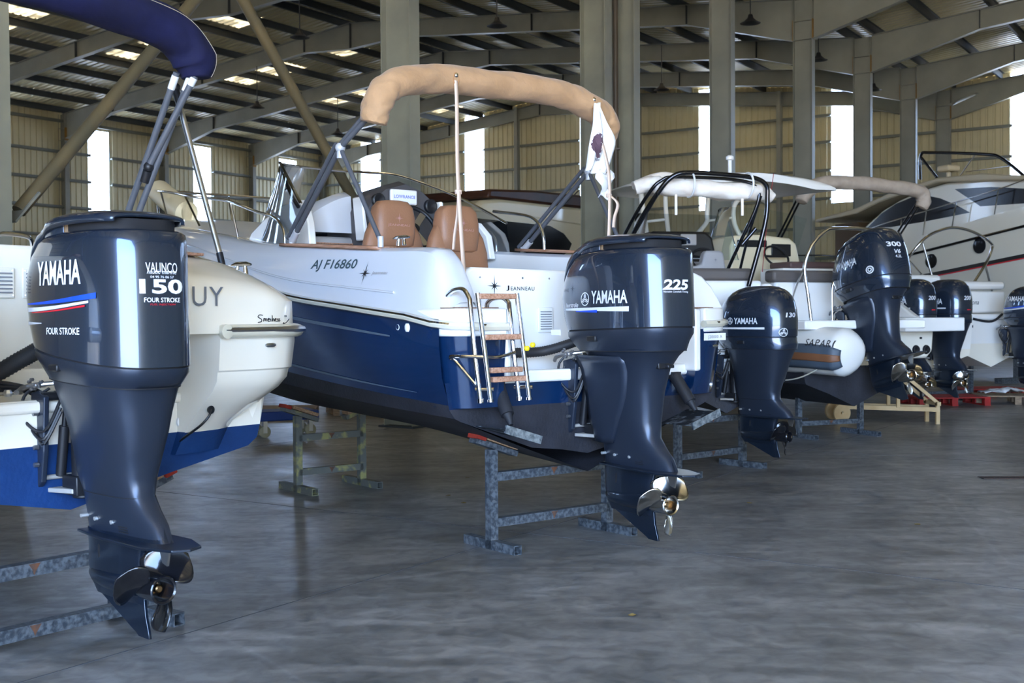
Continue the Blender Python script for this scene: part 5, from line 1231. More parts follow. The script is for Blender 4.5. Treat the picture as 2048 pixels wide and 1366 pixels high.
for sg in (-1, 1):
    for (ax_, az), (bx, bz) in (((.60, 2.86), (1.08, 2.02)), ((.555, 2.85), (.98, 2.02)), ((.52, 2.84), (.82, 2.36))):
        mb = MB(); mb.cyl((ax_, sg * 1.06 if ax_ > .57 else sg * 1.12, az), (bx, sg * 1.03, bz), .0185, 12); st_ = obj('grey_strut', mb, GREYTUBE, BN)
        mb = MB(); a = Vector((ax_, sg * 1.06 if ax_ > .57 else sg * 1.12, az)); b_ = Vector((bx, sg * 1.03, bz)); mb.cyl(a.lerp(b_, .02), a.lerp(b_, .10), .0205, 12); obj('strut_collar', mb, WF, st_)
    mb = MB(); a = Vector((.70, sg * 1.14, 2.745)); b_ = Vector((.35, sg * 1.15, 1.82)); mb.cyl(a, b_, .0155, 14); ss = obj('silver_strut', mb, STEELR, BN)
    mb = MB(); mb.cyl(a + (a - b_).normalized() * .07, a - (a - b_).normalized() * .05, .021, 12); mb.sphere(a + Vector((.015, 0, .06)), .026, 10); mb.cyl(b_ + Vector((.02, 0, .05)), b_ - Vector((.01, 0, .04)), .019, 12); mb.sphere((.33, sg * 1.15, 1.78), .022, 8); mb.sphere((.82, sg * 1.03, 2.36), .03, 10); mb.cyl((.83, sg * 1.03, 2.34), (.86, sg * 1.03, 2.28), .026, 10)
    obj('strut_joint', mb, BLACKP, BN)
trestle('dark galvanised steel trestle under the far left boat, cut by the frame edge', O1, R1, .33, .62, -.62, .58, bars=(.075, .36), tw=.065, tops=(.0, .06))
# ================================================================ generic small hull
def simple_hull(parent, L, hb, zk, zc, zs, mtop, mbot, rake=.0, sh_rise=.45, capm=None):
    st = []
    for fx, fb, fk in ((0, 1, 0), (.25, 1.04, .01), (.5, 1.0, .05), (.7, .82, .16), (.86, .5, .45), (1.0, .05, 1.0)):
        x = L * fx; b_ = hb * fb; k_ = zk + (zs + sh_rise - .35 - zk) * fk; c = zc + (zs + sh_rise - .3 - zc) * fk * .95; s_ = zs + sh_rise * fx ** 1.6
        st.append((x, [(0, k_), (b_ * .5, (k_ + c) / 2 + .02), (b_ * .9, c - .01), (b_ * .93, c), (b_ * .95, c + (s_ - c) * .15), (b_ * .97, c + (s_ - c) * .5), (b_, s_)]))
    rw = hull(st); mb = MB(); both(mb, rw, 0, 4, 1); both(mb, rw, 4, 6, 0)
    P = st[0][1]; fan(mb, [(0, y, z) for y, z in P[:5]] + [(0, -y, z) for y, z in reversed(P[1:5])], 1); fan(mb, [(0, y, z) for y, z in P[4:]] + [(0, -y, z) for y, z in reversed(P[4:])], 0)
    return obj('hull', mb, [mtop, mbot], parent, sharp=28), rw
def deck_lid(parent, rw, x0, m, h=.08, name='deck'):
    mb = MB(); g = []
    for r in rw:
        p = r[-1]
        if p.x >= x0: g.append([Vector((p.x, p.y * (1 - k / 4), p.z + h * (1 - (1 - k / 4) ** 2))) for k in range(9)])
    mb.patch(g); return obj(name, mb, m, parent)
def rbox(c, d, R=None): mb = MB(); mb.box(c, d, R=R); return mb
def roll(parent, arc, R0, m, name='rolled_canvas', seed=1, sq=1.15, amp=1.0, taper=.02):
    P = crom(arc, 7); N_ = len(P); mb = MB(); rings = []; rg = random.Random(seed); ph = [rg.uniform(0, 6.3) for _ in range(4)]
    for i, p in enumerate(P):
        t = (P[min(i + 1, N_ - 1)] - P[max(i - 1, 0)]).normalized(); x = Vector((1, 0, 0)); x = (x - t * x.dot(t)).normalized(); y = t.cross(x); e_ = min(i, N_ - 1 - i); R = R0 - taper + taper * min(1, e_ / 6)
        rings.append([p + (x * math.cos(a) * sq + y * math.sin(a)) * R * (1 + amp * (.05 * math.sin(3 * a + i * .6 + ph[0]) + .04 * math.sin(5 * a - i * .9 + ph[1]) + .03 * math.sin(2 * a + i * 1.4 + ph[2]))) for a in [2 * PI * k / 20 for k in range(20)]])
    mb.loft(rings); return obj(name, mb, m, parent, sharp=75)
# ================================================================ BOAT 3
O3 = (2.08, 11.4, 0); R3 = frame_rot(12)
M130 = outboard('rounded dark blue outboard motor marked 130 to the right of the 225 motor, black propeller', (2.07, 11.42, .175), frame_rot(43), 'dome', .885, 0, PROPB, .20, pa=-2.0, funnel=True)
co = OUT[M130.name][1]
decal('maker_logo', tuning_fork(.036), side_map(M130, -.27, 1.45), SILVERT, co)
decal('lettering', tf('YAMAHA', .29, .065, .02), side_map(M130, -.47, 1.45), SILVERT, co)
decal('stripe', stripe_geo(.66, .016, .022), side_map(M130, -.36, 1.372), SILVERT, co)
decal('power_lettering', tf('130', .16, .05, .03, .15), rear_map(M130, .03, 1.51), SILVERT, co)
decal('badge', tuning_fork(.045), rear_map(M130, .13, 1.33), SILVERT, co)
decal('rear_logo', tuning_fork(.035), rear_map(M130, .04, 1.70), STEELR, co)
B3 = thing('motorboat', 'white motorboat with dark roll bar and rolled white canopy behind the 225 and 130 motors', 'boat', O3, R3)
h3, rw3 = simple_hull(B3, 5.4, .66, .56, .86, 1.42, WHITE, BLACKAF)
deck_lid(B3, rw3, 2.6, WHITE)
obj('stern_panel', rbox((.40, .05, 1.60), (.10, 1.16, .52)), WHITE, B3, bevel=.03)
obj('stern_well', rbox((.18, 0, 1.10), (.42, 1.16, .10)), WHITE, B3, bevel=.02)
for sg in (1, -1): obj('side_coaming', rbox((1.4, sg * .60, 1.62), (2.1, .12, .42)), WHITE, B3, bevel=.04)
decal('registration_lettering', text_geo('AJ A43563', .115, .006, 0, .72), planemap((.349, .10, 1.555), (0, -1, 0), (0, 0, 1), .003), GREYTX, B3)
obj('number_band', rbox((.346, .05, 1.50), (.008, 1.1, .03)), GREYTX, B3)
obj('stern_cushion', rbox((.50, .10, 1.92), (.16, 1.15, .13)), GREYV, B3, bevel=.035)
mb = MB(); mb.prism([(.02, 1.86), (.0, 1.98), (-.10, 2.03), (-.24, 2.06), (-.27, 2.19), (-.30, 2.21), (-.46, 2.21), (-.49, 2.18), (-.52, 2.0), (-.60, 1.86)], (1.25, 0, 0), (0, 1, 0), (0, 0, 1), (.14, 0, 0)); s3 = obj('helm_seat_back', mb, LGREYV, B3, bevel=.025)
decal('embroidered_star', star_geo(.022), planemap((1.245, -.39, 2.11), (0, -1, 0), (0, 0, 1), .003), GREYTX, s3)
mb = MB(); mb.prism([(.12, 2.20), (.12, 2.42), (.05, 2.47), (-.58, 2.47), (-.66, 2.40), (-.70, 2.22), (-.60, 2.16)], (2.0, 0, 0), (0, 1, 0), (0, 0, 1), (.35, 0, 0)); obj('black_dash', mb, BLACKP, B3, bevel=.03)
obj('screen_cover', rbox((1.985, -.36, 2.375), (.03, .19, .13)), LGREYV, B3, bevel=.012)
obj('console', rbox((2.18, -.24, 1.85), (.34, .70, .66)), LGREYV, B3, bevel=.05)
mb = MB(); c_ = Vector((1.80, -.50, 2.13)); ax = Vector((-.8, 0, .6)); e1 = Vector((0, 1, 0)); e2 = ax.cross(e1); mb.tube([c_ + e1 * math.cos(a) * .17 + e2 * math.sin(a) * .17 for a in [2 * PI * k / 28 for k in range(28)]], .014, 8, closed=True); mb.bar(c_ - e1 * .16, c_ + e1 * .16, .03, .01, up=ax); mb.cyl(c_, c_ - ax * .2, .03, 10); obj('steering_wheel', mb, BLACKP, B3)
mb = MB(); A_ = crom([(2.25, .22, 2.44), (2.45, .0, 2.46), (2.5, -.3, 2.46), (2.42, -.6, 2.45), (2.22, -.78, 2.42)], 4); mb.patch([[p, p + Vector((-.06, 0, .12)), p + Vector((-.12, 0, .24))] for p in A_]); obj('windscreen', mb, GLASS, B3, fixn=False)
mb = MB(); mb.prism([(-.80, 2.15), (-.83, 2.30), (-.90, 2.60), (-.98, 2.32), (-1.02, 2.15)], (2.1, 0, 0), (0, 1, 0), (0, 0, 1), (.03, 0, 0)); obj('side_glass', mb, GLASSC, B3, smooth=False)
DK = mat('dark_polished_tube', (.05, .05, .055), .12, metal=.9)
def bars(parent, pts, r, name='roll_bar', m=DK, k=5): mb = MB(); mb.tube(crom(pts, k), r, 10); return obj(name, mb, m, parent)
bars(B3, [(.95, .95, 1.70), (.45, .78, 2.35), (.25, .60, 2.72), (.18, .47, 2.87), (.16, .30, 2.905), (.16, -.10, 2.89), (.18, -.38, 2.865), (.19, -.50, 2.80), (.20, -.52, 2.68), (.22, -.50, 2.4), (.30, -.36, 1.80)], .024)
bars(B3, [(1.1, .98, 1.75), (.62, .82, 2.35), (.36, .66, 2.72), (.30, .55, 2.84), (.28, .40, 2.875), (.28, -.20, 2.86), (.26, -.42, 2.79), (.26, -.44, 2.62), (.42, -.30, 2.2), (.75, -.26, 1.85)], .018)
bars(B3, [(.24, -.47, 2.70), (.40, -.40, 2.3), (.56, -.35, 1.85)], .014, 'roll_bar_brace'); bars(B3, [(.22, .62, 2.70), (.58, .82, 2.2), (.8, .9, 1.8)], .018, 'roll_bar_brace')
bars(B3, [(.34, -.31, 2.22), (.30, -.44, 2.38)], .02, 'cross_tie')
WCV = mat('white_canvas', '#e9dcce', .85, col2='#f1ebe2', nscale=8, bump=.7, bscale=12)
roll(B3, [(.50, .76, 2.78), (.46, .60, 2.82), (.36, .48, 2.78), (.30, .2, 2.77), (.29, -.1, 2.75), (.30, -.35, 2.74), (.36, -.5, 2.75), (.40, -.64, 2.70)], .085, WCV, seed=4)
roll(B3, [(.62, .74, 2.82), (.62, .45, 2.90), (.62, .1, 2.88)], .06, WCV, seed=5, name='folded_canvas')
for y in (.28, -.33):
    mb = MB(); mb.tube([Vector((.25 + .15 * math.cos(a), y, 2.80 + .125 * math.sin(a))) for a in [2 * PI * k / 18 for k in range(18)]], .010, 6, closed=True); obj('tie_strap', mb, WHITET, B3)
    mb = MB(); mb.box((.25, y + .14 * (1 if y > 0 else .4), 2.60), (.012, .025, .20)); obj('strap_tail', mb, WCV, B3)
trestle('grey steel trestle under the boat with the 130 motor, seen right of the 225 motor', (2.1, 11.4, 0), frame_rot(40), .12, .60, -.36, .62, foot=.56, bars=(.17, .50), pad=False)
# ================================================================ BOAT 4: inflatable with T-top
O4 = (3.95, 13.55, 0); R4 = frame_rot(22)
M300 = outboard('tall dark blue outboard motor marked 300 V6, tilted up behind the inflatable', (4.02, 13.42, .42), R4, 'edge', 1.06, 0, PROPS, .20, pa=.2)
M300.rotation_euler = (0, math.radians(13), R4[2])
co = OUT[M300.name][1]
decal('lettering', tf('YAMAHA', .30, .075, .022), side_map(M300, -.44, 1.50), SILVERT, co)
decal('power_lettering', tf('300', .18, .055, .03), rear_map(M300, .02, 1.60), SILVERT, co)
decal('engine_lettering', tf('V6', .08, .045, .03, .2), rear_map(M300, .0, 1.52), SILVERT, co)
decal('size_lettering', tf('4.2L', .08, .03, .02, .2), rear_map(M300, .0, 1.465), SILVERT, co)
decal('badge', merge(ring_geo(.042, .030, 24), ring_geo(.022, .012, 20)), side_map(M300, -.74, 1.36), SILVERT, co)
decal('rear_logo', tuning_fork(.035), rear_map(M300, .03, 1.70), STEELR, co)
B4 = thing('inflatable_boat', 'rigid inflatable boat with white tubes lettered SAPARI and white hardtop', 'boat', O4, R4)
h4, rw4 = simple_hull(B4, 6.4, .72, .45, .72, .92, BLACKAF, BLACKAF)
TUB = mat('white_tube_fabric', '#e4e2dc', .45)
for sg in (1, -1):
    path = ([(-.60, .46, 1.08), (-.52, .47, 1.09), (-.34, .52, 1.10), (-.05, .60, 1.11)] if sg > 0 else [(.30, -.66, 1.10), (.36, -.67, 1.10), (.5, -.69, 1.11), (.7, -.72, 1.12)]) + [(1.2, sg * .79, 1.13), (3.0, sg * .90, 1.2), (4.6, sg * .80, 1.32), (5.8, sg * .45, 1.48), (6.4, sg * .05, 1.58)]
    P = crom(path, 5); rad = [.02 + .25 * min(1, (i / 7.0)) ** .5 for i in range(len(P))]; mb = MB(); mb.tube(P, rad, 22); tb = obj('tube', mb, TUB, B4, sharp=60)
    for nm, a0, a1, m_, off in (('rubbing_strake', -.52, .52, mat('slate_rubber', '#4b5662', .5), .004), ('brown_band', -.15, .15, mat('brown_rubber', '#7c5237', .5), .012)):
        g = []
        for i, p in enumerate(P[3:30]):
            r_ = rad[i + 3] + off; t = (P[i + 4] - P[i + 2]).normalized(); out = Vector((0, sg, 0)); out = (out - t * out.dot(t)).normalized(); up = Vector((0, 0, 1))
            g.append([p + out * r_ * math.cos(a) + up * r_ * math.sin(a) - Vector((0, 0, .03)) for a in [a0 + (a1 - a0) * k / 6 - .1 for k in range(7)]])
        mb = MB(); mb.patch(g); obj(nm, mb, m_, tb, solid=-.006, fixn=False)
    if sg > 0:
        TM = MB(); TM.tube(P, rad, 22)
        decal('name_lettering', tf('SAPARI', .34, .075, .002, 0, 1.1), snapmap(TM, (-.36, 1.2, 1.20), (-1, .05, -.05), (0, 0, 1), .006, 1.2), BLACKT, tb)
        mb = MB(); mb.tube(crom([(-.35, .72, .93), (-.1, .86, .80), (.25, .95, .78), (.6, .98, .95), (.75, 1.0, 1.25)], 5), .008, 6); obj('grab_rope', mb, mat('pale_rope', '#b9b3a4', .9), tb)
for x, y, z in ((0.02, .0, 0),): pass
mb = MB(); mb.prism([(-.22, .84), (.75, .88), (.75, -.88), (-.22, -.84), (-.22, -.42), (.12, -.38), (.12, .03), (-.22, .08)], (0, 0, 1.345), (1, 0, 0), (0, 1, 0), (0, 0, .10)); obj('stern_platform', mb, WHITE, B4, bevel=.015)
obj('transom', rbox((.16, 0, 1.0), (.10, 1.0, .66)), CREAMW, B4, bevel=.02)
obj('bench_back', rbox((.62, .0, 1.66), (.14, 1.40, .50)), WHITE, B4, bevel=.03)
obj('bench_cushion', rbox((.60, .05, 1.965), (.20, 1.42, .14)), GREYV, B4, bevel=.035)
obj('bench_cushion', rbox((1.15, -.25, 2.12), (.45, .95, .08)), mat('brown_cushion', '#5a4542', .6), B4, bevel=.025)
obj('bench_locker', rbox((1.15, -.2, 1.85), (.5, 1.1, .46)), WHITE, B4, bevel=.03)
CRM = mat('cream_console', '#dccfb0', .35)
mb = MB(); mb.prism([(.42, 1.3), (.42, 2.40), (.36, 2.54), (.0, 2.56), (-.50, 2.52), (-.60, 2.45), (-.66, 2.22), (-.66, 1.3)], (1.95, 0, 0), (0, 1, 0), (0, 0, 1), (.55, 0, 0)); obj('console', mb, CRM, B4, bevel=.03)
obj('dash_panel', rbox((1.94, .10, 2.44), (.02, .45, .09)), BLACKP, B4, bevel=.01); obj('dash_panel', rbox((1.94, -.35, 2.36), (.02, .30, .16)), BLACKP, B4, bevel=.02)
mb = MB(); c_ = Vector((1.80, -.18, 2.27)); mb.tube([c_ + e1 * math.cos(a) * .17 + e2 * math.sin(a) * .17 for a in [2 * PI * k / 28 for k in range(28)]], .014, 8, closed=True); mb.bar(c_ - e1 * .16, c_ + e1 * .16, .03, .01, up=ax); obj('steering_wheel', mb, BLACKP, B4)
mb = MB(); A_ = crom([(2.1, .62, 2.40), (2.35, .45, 2.55), (2.48, .0, 2.58), (2.40, -.45, 2.54), (2.12, -.75, 2.42)], 4); mb.patch([[p, p + Vector((-.10, 0, .18)), p + Vector((-.2, 0, .36))] for p in A_]); obj('windscreen', mb, GLASSC, B4, fixn=False)
mb = MB(); rg_ = []
for x, hw, z in ((1.9, .9, 3.27), (1.95, 1.25, 3.28), (2.2, 1.42, 3.30), (2.9, 1.46, 3.33), (3.6, 1.36, 3.33), (3.9, 1.1, 3.31), (3.98, .7, 3.30)):
    rg_.append([Vector((x, hw * math.cos(a), z - .10 * math.cos(a) ** 2 + (.085 if math.sin(a) > 0 else .02) * abs(math.sin(a)) ** .8 * math.copysign(1, math.sin(a)))) for a in [2 * PI * k / 28 for k in range(28)]])
mb.loft(rg_); obj('hardtop', mb, WHITE, B4, sharp=50)
TT = mat('cream_tube', '#e2d6c2', .35)
bars(B4, [(2.9, 1.22, 3.24), (2.75, 1.26, 2.9), (2.6, 1.28, 2.5), (2.5, 1.25, 1.6)], .035, 'hardtop_leg', TT); bars(B4, [(2.7, .95, 3.26), (2.6, 1.0, 2.9), (2.4, 1.05, 2.4), (2.3, 1.0, 1.6)], .03, 'hardtop_leg', TT)
bars(B4, [(2.9, .16, 3.28), (2.88, .20, 2.9), (2.86, .22, 2.78), (2.8, .40, 2.62)], .032, 'hardtop_leg', TT); bars(B4, [(2.9, -.62, 3.24), (2.9, -.42, 3.18), (2.88, -.24, 3.03), (2.86, -.22, 2.80), (2.80, -.28, 2.6), (2.7, -.46, 2.25), (2.6, -.5, 1.7)], .032, 'hardtop_leg', TT)
bars(B4, [(2.88, .22, 2.80), (2.88, -.22, 2.86)], .018, 'cross_tie', TT); bars(B4, [(2.68, 1.27, 2.75), (2.55, 1.01, 2.78)], .02, 'cross_tie', TT)
mb = MB(); mb.cyl((2.9, -.18, 3.38), (2.9, -.18, 3.66), .028, 12); mb.lathe([(.0285, 0), (.055, .01), (.055, .05), (.03, .07), (.001, .07)], (2.9, -.18, 3.65), (0, 0, 1), 16); obj('mast_light', mb, WHITE, B4)
bars(B4, [(.22, .44, 1.44), (.24, .47, 1.75), (.26, .50, 2.05), (.24, .42, 2.3), (.22, .24, 2.48), (.2, .1, 2.515), (.2, -.36, 2.51), (.2, -.48, 2.47), (.2, -.60, 2.28), (.22, -.64, 2.1), (.24, -.60, 1.46)], .022, 'ski_arch', CHROME)
bars(B4, [(.6, .44, 1.45), (.55, .45, 1.75), (.30, .48, 2.05)], .014, 'arch_stay', CHROME)
bars(B4, [(.05, .27, 1.44), (.05, .27, 1.82), (.05, .22, 1.91), (.05, .10, 1.915), (.05, .05, 1.86), (.05, -.05, 1.44)], .014, 'hand_rail', CHROME)
bars(B4, [(.7, .78, 2.02), (.72, .70, 2.6), (.8, .55, 3.2)], .004, 'red_line', mat('red_cord', '#9c1e28', .8))
trestle('grey steel trestle under the stern of the inflatable boat', O4, R4, .99, .06, -.87, .52, foot=.72, bars=(.17, .47), pad=False)
# ================================================================ BOAT 5: twin 200 motors, grey bimini
O5 = (5.88, 17.28, 0); R5 = frame_rot(23)
for i, (px_, lb) in enumerate((((5.50, 17.05), 'left one of the twin dark blue motors marked 200, partly hidden by the 300 motor'), ((6.10, 17.33), 'right one of the twin dark blue motors marked 200, polished steel propeller'))):
    M = outboard(lb, (px_[0] - .0, px_[1], .31), R5, 'dome', .93, 0, PROPS, .20, pa=.5 + i, funnel=True, group='twin outboard motors marked 200')
    co = OUT[M.name][1]
    decal('lettering', text_geo('YAMAHA', .115, .018, 0, .80), side_map(M, -.45, 1.44), SILVERT, co); decal('stripe', stripe_geo(.60, .02, .02), side_map(M, -.40, 1.375), SILVERT, co)
    decal('power_lettering', text_geo('200', .085, .02, .2, 1.1), rear_map(M, -.02, 1.50), SILVERT, co); decal('rear_mark', stripe_geo(.08, .02, .01), rear_map(M, -.05, 1.35), REDT, co)
B5 = thing('motorboat', 'white motorboat with twin motors and cream stern quarter with two black exhaust holes', 'boat', O5, R5)
h5, rw5 = simple_hull(B5, 6.8, 1.18, .55, .88, 1.50, WHITE, CREAMW)
deck_lid(B5, rw5, 2.5, WHITE)
mb = MB(); mb.prism([(-1.32, 1.28), (-.1, 1.28), (-.1, .62), (-1.0, .62), (-1.0, .30), (-1.34, .28)], (0, 0, 1.275), (1, 0, 0), (0, 1, 0), (0, 0, .185)); obj('swim_platform', mb, WHITE, B5, bevel=.015)
mb = MB(); mb.prism([(.48, 1.0), (.46, 1.28), (1.15, 1.28), (1.08, 1.0), (1.04, .90), (.58, .90)], (-.95, 0, 0), (0, 1, 0), (0, 0, 1), (1.0, 0, 0)); qh = obj('stern_quarter', mb, CREAMW, h5, bevel=.03)
for y in (.60, .78): mb = MB(); mb.lathe([(.065, 0), (.055, .02), (.045, .024), (.001, .01)], (-.955, y, 1.02), (-1, 0, 0), 18); obj('exhaust_port', mb, BLACKP, qh)
mb = MB(); mb.sphere((-.96, .70, 1.18), .02, 8); obj('transom_fitting', mb, BLACKP, qh)
mb = MB(); mb.prism([(-1.0, 1.46), (-.3, 1.46), (.1, 1.95), (-.1, 1.95), (-.9, 1.50)], (0, .70, 0), (1, 0, 0), (0, 0, 1), (0, .10, 0)); obj('stern_fairing', mb, WHITE, B5, bevel=.02)
obj('aft_bench', rbox((.5, 0, 1.85), (.4, 1.7, .5)), WHITE, B5, bevel=.05)
mb = MB(); A_ = crom([(2.2, .8, 2.1), (2.7, .5, 2.2), (2.8, 0, 2.2), (2.7, -.5, 2.2), (2.2, -.8, 2.1)], 4); mb.patch([[p, p + Vector((-.15, 0, .3))] for p in A_]); obj('windscreen', mb, GLASSC, B5, fixn=False)
mb = MB(); mb.tube([p + Vector((-.15, 0, .3)) for p in A_], .012, 6); obj('windscreen_frame', mb, BLACKP, B5)
B5c = thing('bimini_top', 'rolled grey beige bimini in front of the bright window slit, right of the white hardtop', 'boat canopy', O5, R5)
GC = mat('grey_beige_canvas', '#a99a8b', .9, col2='#b5a697', nscale=8, bump=.7, bscale=12)
roll(B5c, [(.9, 1.30, 3.20), (.9, 1.20, 3.34), (.9, 1.02, 3.45), (.9, .80, 3.50), (.9, .3, 3.515), (.9, -.3, 3.49), (.9, -.80, 3.45), (.9, -1.0, 3.40), (.9, -1.04, 3.28), (.92, -1.0, 3.18)], .105, GC, seed=9)
for sg, yt in ((1, 1.28), (-1, -1.0)):
    for dx in (0, .10): bars(B5c, [(.92 + dx, yt, 3.25), (2.3 + dx, sg * 1.1, 2.0)], .016, 'strut', DK, 2)
    bars(B5c, [(1.6, sg * 1.06, 2.66), (.6, sg * 1.12, 1.78)], .013, 'aft_strut', STEELR, 2)
# ================================================================ BOAT 6
O6 = (7.87, 19.3, 0); R6 = frame_rot(25)
M7 = outboard('dark blue outboard motor cut by the right edge of the frame, with silver swoosh', (8.08, 19.1, .25), R6, 'dome', .93, 0, PROPS, .19, pa=.2)
co = OUT[M7.name][1]; decal('lettering', text_geo('YAMAHA', .12, .018, 0, .80), side_map(M7, -.36, 1.56), WHITET, co); decal('blue_stripe', stripe_geo(.62, .012, .03, .05), side_map(M7, -.36, 1.44), BLUET, co); decal('silver_stripe', stripe_geo(.62, .012, .03, .05), side_map(M7, -.34, 1.41), SILVERT, co)
B6 = thing('motorboat', 'small white motorboat with sharp V bottom beside the right edge of the frame', 'boat', O6, R6)
h6, rw6 = simple_hull(B6, 5.2, .98, .63, .95, 1.40, WHITE, CREAMW)
deck_lid(B6, rw6, 1.6, WHITE)
obj('stern_deck', rbox((.30, 0, 1.45), (.62, 1.7, .10)), WHITE, B6, bevel=.03)
pn = obj('stern_locker', rbox((.45, .10, 1.70), (.30, 1.5, .36)), WHITE, B6, bevel=.03)
decal('name_lettering', text_geo('Kardona', .11, .002, .3, 1.0), planemap((.299, .15, 1.66), (0, -1, 0), (0, 0, 1), .003), BLACKT, pn)
obj('rolled_cushion', rbox((.55, .10, 1.98), (.35, 1.7, .14)), WHITE, B6, bevel=.06)
obj('stern_slot', rbox((-.004, .55, 1.30), (.02, .28, .04)), BLACKP, h6)
mb = MB(); mb.tube(crom([(.05, .75, 1.53), (-.02, .4, 1.42), (-.02, .0, 1.38), (-.05, -.2, 1.5)], 5), .02, 8); obj('control_hose', mb, RUBBER, B6)
bars(B6, [(1.05, .95, 1.75), (.692, 1.20, 2.3), (.466, 1.098, 2.65), (.461, .843, 2.82), (.547, .35, 2.94), (.626, -.093, 2.93), (.699, -.506, 2.84), (.752, -.812, 2.72), (.756, -.831, 2.62), (.721, -.634, 2.34), (.608, -.05, 1.80)], .024, 'ski_arch', CHROME, 6)
bars(B6, [(.721, -.634, 2.36), (.80, -.98, 1.62)], .018, 'arch_stay', STEELR, 2); bars(B6, [(.446, 1.043, 2.66), (.371, .776, 1.75)], .018, 'arch_stay', STEELR, 2)
trestle('blue grey steel trestle under the small boat at the right edge', O6, R6, .9, .58, -.5, .72, foot=.5, bars=(.16, .50), pad=False)
# ================================================================ BIG YACHT right
_a = -(180 - math.degrees(math.atan2(2.64, 6)))
RY = frame_rot(_a); OY = (7.86, 30.0, 0)
Y1 = thing('yacht', 'large cream motor yacht with dark arched windows at the right', 'yacht', OY, RY)
YH = mat('yacht_cream', '#dbd5c5', .2, coat=.5)
# side faces the camera: y=0 ; hull runs to +y
def ystat():
    st = []
    for x, zk, zc, zr, zu, zs, w_ in ((-.2, .9, 1.2, 2.05, 2.5, 2.75, 0), (2.0, .9, 1.25, 2.25, 2.72, 3.05, 0), (4.0, .95, 1.35, 2.43, 2.97, 3.35, .0), (6.5, 1.1, 1.6, 2.73, 3.31, 3.72, .12), (8.5, 1.6, 2.1, 3.0, 3.6, 4.0, .7), (10.3, 3.0, 3.1, 3.3, 3.85, 4.2, 1.9)):
        st.append((x, [(1.95, zk), (.55 + w_, zc), (.22 + w_ * .9, zr - .3), (.15 + w_ * .85, zr), (.14 + w_ * .85, zr + .05), (.05 + w_ * .8, zu), (.05 + w_ * .8, zs)]))
    return st
rwY = hull(ystat())
mb = MB(); mb.patch(rwY); mb.patch([[Vector((p.x, 3.9 - p.y, p.z)) for p in r] for r in rwY], flip=True)
r0 = rwY[0]; mb.add([tuple(p) for p in r0] + [(p.x, 3.9 - p.y, p.z) for p in reversed(r0)], [tuple(range(2 * len(r0)))])
yh = obj('hull', mb, YH, Y1, sharp=40)
mb = MB(); mb.patch([[r[3] + Vector((0, -.012, -.05)), r[3] + Vector((0, -.012, .03))] for r in rwY]); obj('dark_stripe', mb, BLACKT, yh)
mb = MB(); mb.patch([[r[3] + Vector((0, -.014, -.075)), r[3] + Vector((0, -.014, -.05))] for r in rwY]); obj('red_stripe', mb, REDT, yh)
mb = MB(); mb.tube([r[5] + Vector((0, -.02, 0)) for r in rwY], .03, 8); obj('rub_rail', mb, DK, yh)
for x, z in ((3.81, 2.70), (5.23, 2.96)):
    mb = MB(); mb.lathe([(.17, 0), (.17, .02), (.14, .03), (.001, .02)], (x, .09, z), (0, -1, 0), 24); obj('porthole', mb, DGLASS, yh)
mb = MB(); mb.patch([[r[6].lerp(Vector((r[6].x, 3.9 - r[6].y, r[6].z)), k / 4) + Vector((0, 0, .06 * math.sin(PI * k / 4))) for k in range(5)] for r in rwY]); obj('deck', mb, YH, Y1)
# superstructure
sup = [(.3, 2.95), (.9, 3.35), (1.2, 3.62), (1.9, 4.0), (2.5, 4.2), (3.2, 4.36), (4.0, 4.45), (5.2, 4.40), (6.6, 4.22), (7.6, 4.0), (8.2, 3.75), (8.3, 3.6), (5, 3.3), (3, 3.1)]
mb = MB(); mb.prism(sup, (0, .35, 0), (1, 0, 0), (0, 0, 1), (0, 3.2, 0)); obj('superstructure', mb, YH, Y1, bevel=.06, bseg=3)
wn = [(1.38, 3.62), (1.9, 3.93), (2.4, 4.12), (2.9, 4.22), (3.3, 4.24), (3.8, 4.12), (4.3, 3.92), (4.7, 3.72), (3.2, 3.62), (2.2, 3.58)]
mb = MB(); mb.prism(wn, (0, .34, 0), (1, 0, 0), (0, 0, 1), (0, .03, 0)); obj('arched_window', mb, DGLASS, Y1, smooth=False)
wn = [(4.25, 4.28), (5.3, 4.22), (6.5, 4.05), (7.4, 3.85), (7.5, 3.75), (6.4, 3.78), (5.0, 3.83)]
mb = MB(); mb.prism(wn, (0, .34, 0), (1, 0, 0), (0, 0, 1), (0, .03, 0)); obj('side_window', mb, DGLASS, Y1, smooth=False)
mb = MB(); mb.prism([(-.4, 3.88), (-.35, 3.96), (1.2, 4.12), (2.6, 4.42), (3.9, 4.56), (5.2, 4.52), (6.6, 4.30), (6.5, 4.24), (3.9, 4.46), (2.0, 4.18), (1.2, 3.98)], (0, .15, 0), (1, 0, 0), (0, 0, 1), (0, 3.6, 0)); obj('hardtop', mb, mat('hardtop_beige', '#b0a388', .35), Y1, bevel=.03)
mb = MB(); mb.box((.5, 1.9, 3.35), (.9, 2.9, .9)); obj('cockpit_recess', mb, mat('brown_interior', '#4e3a22', .6), Y1)
for pts in ([(3.23, .3, 4.6), (3.25, .3, 5.15), (3.6, .3, 5.17), (5.18, .3, 4.93), (5.6, .3, 4.8), (6.13, .3, 4.42), (6.3, .3, 4.25)],): bars(Y1, pts, .035, 'flybridge_hoop', DK)
bars(Y1, [(3.25, .3, 5.12), (3.7, .35, 4.6)], .03, 'hoop_stay', DK, 2); bars(Y1, [(4.9, .3, 4.97), (4.4, .3, 4.5)], .012, 'hoop_stay', CHROME, 2); bars(Y1, [(5.9, .3, 4.6), (4.6, .32, 4.62)], .012, 'hoop_stay', CHROME, 2)
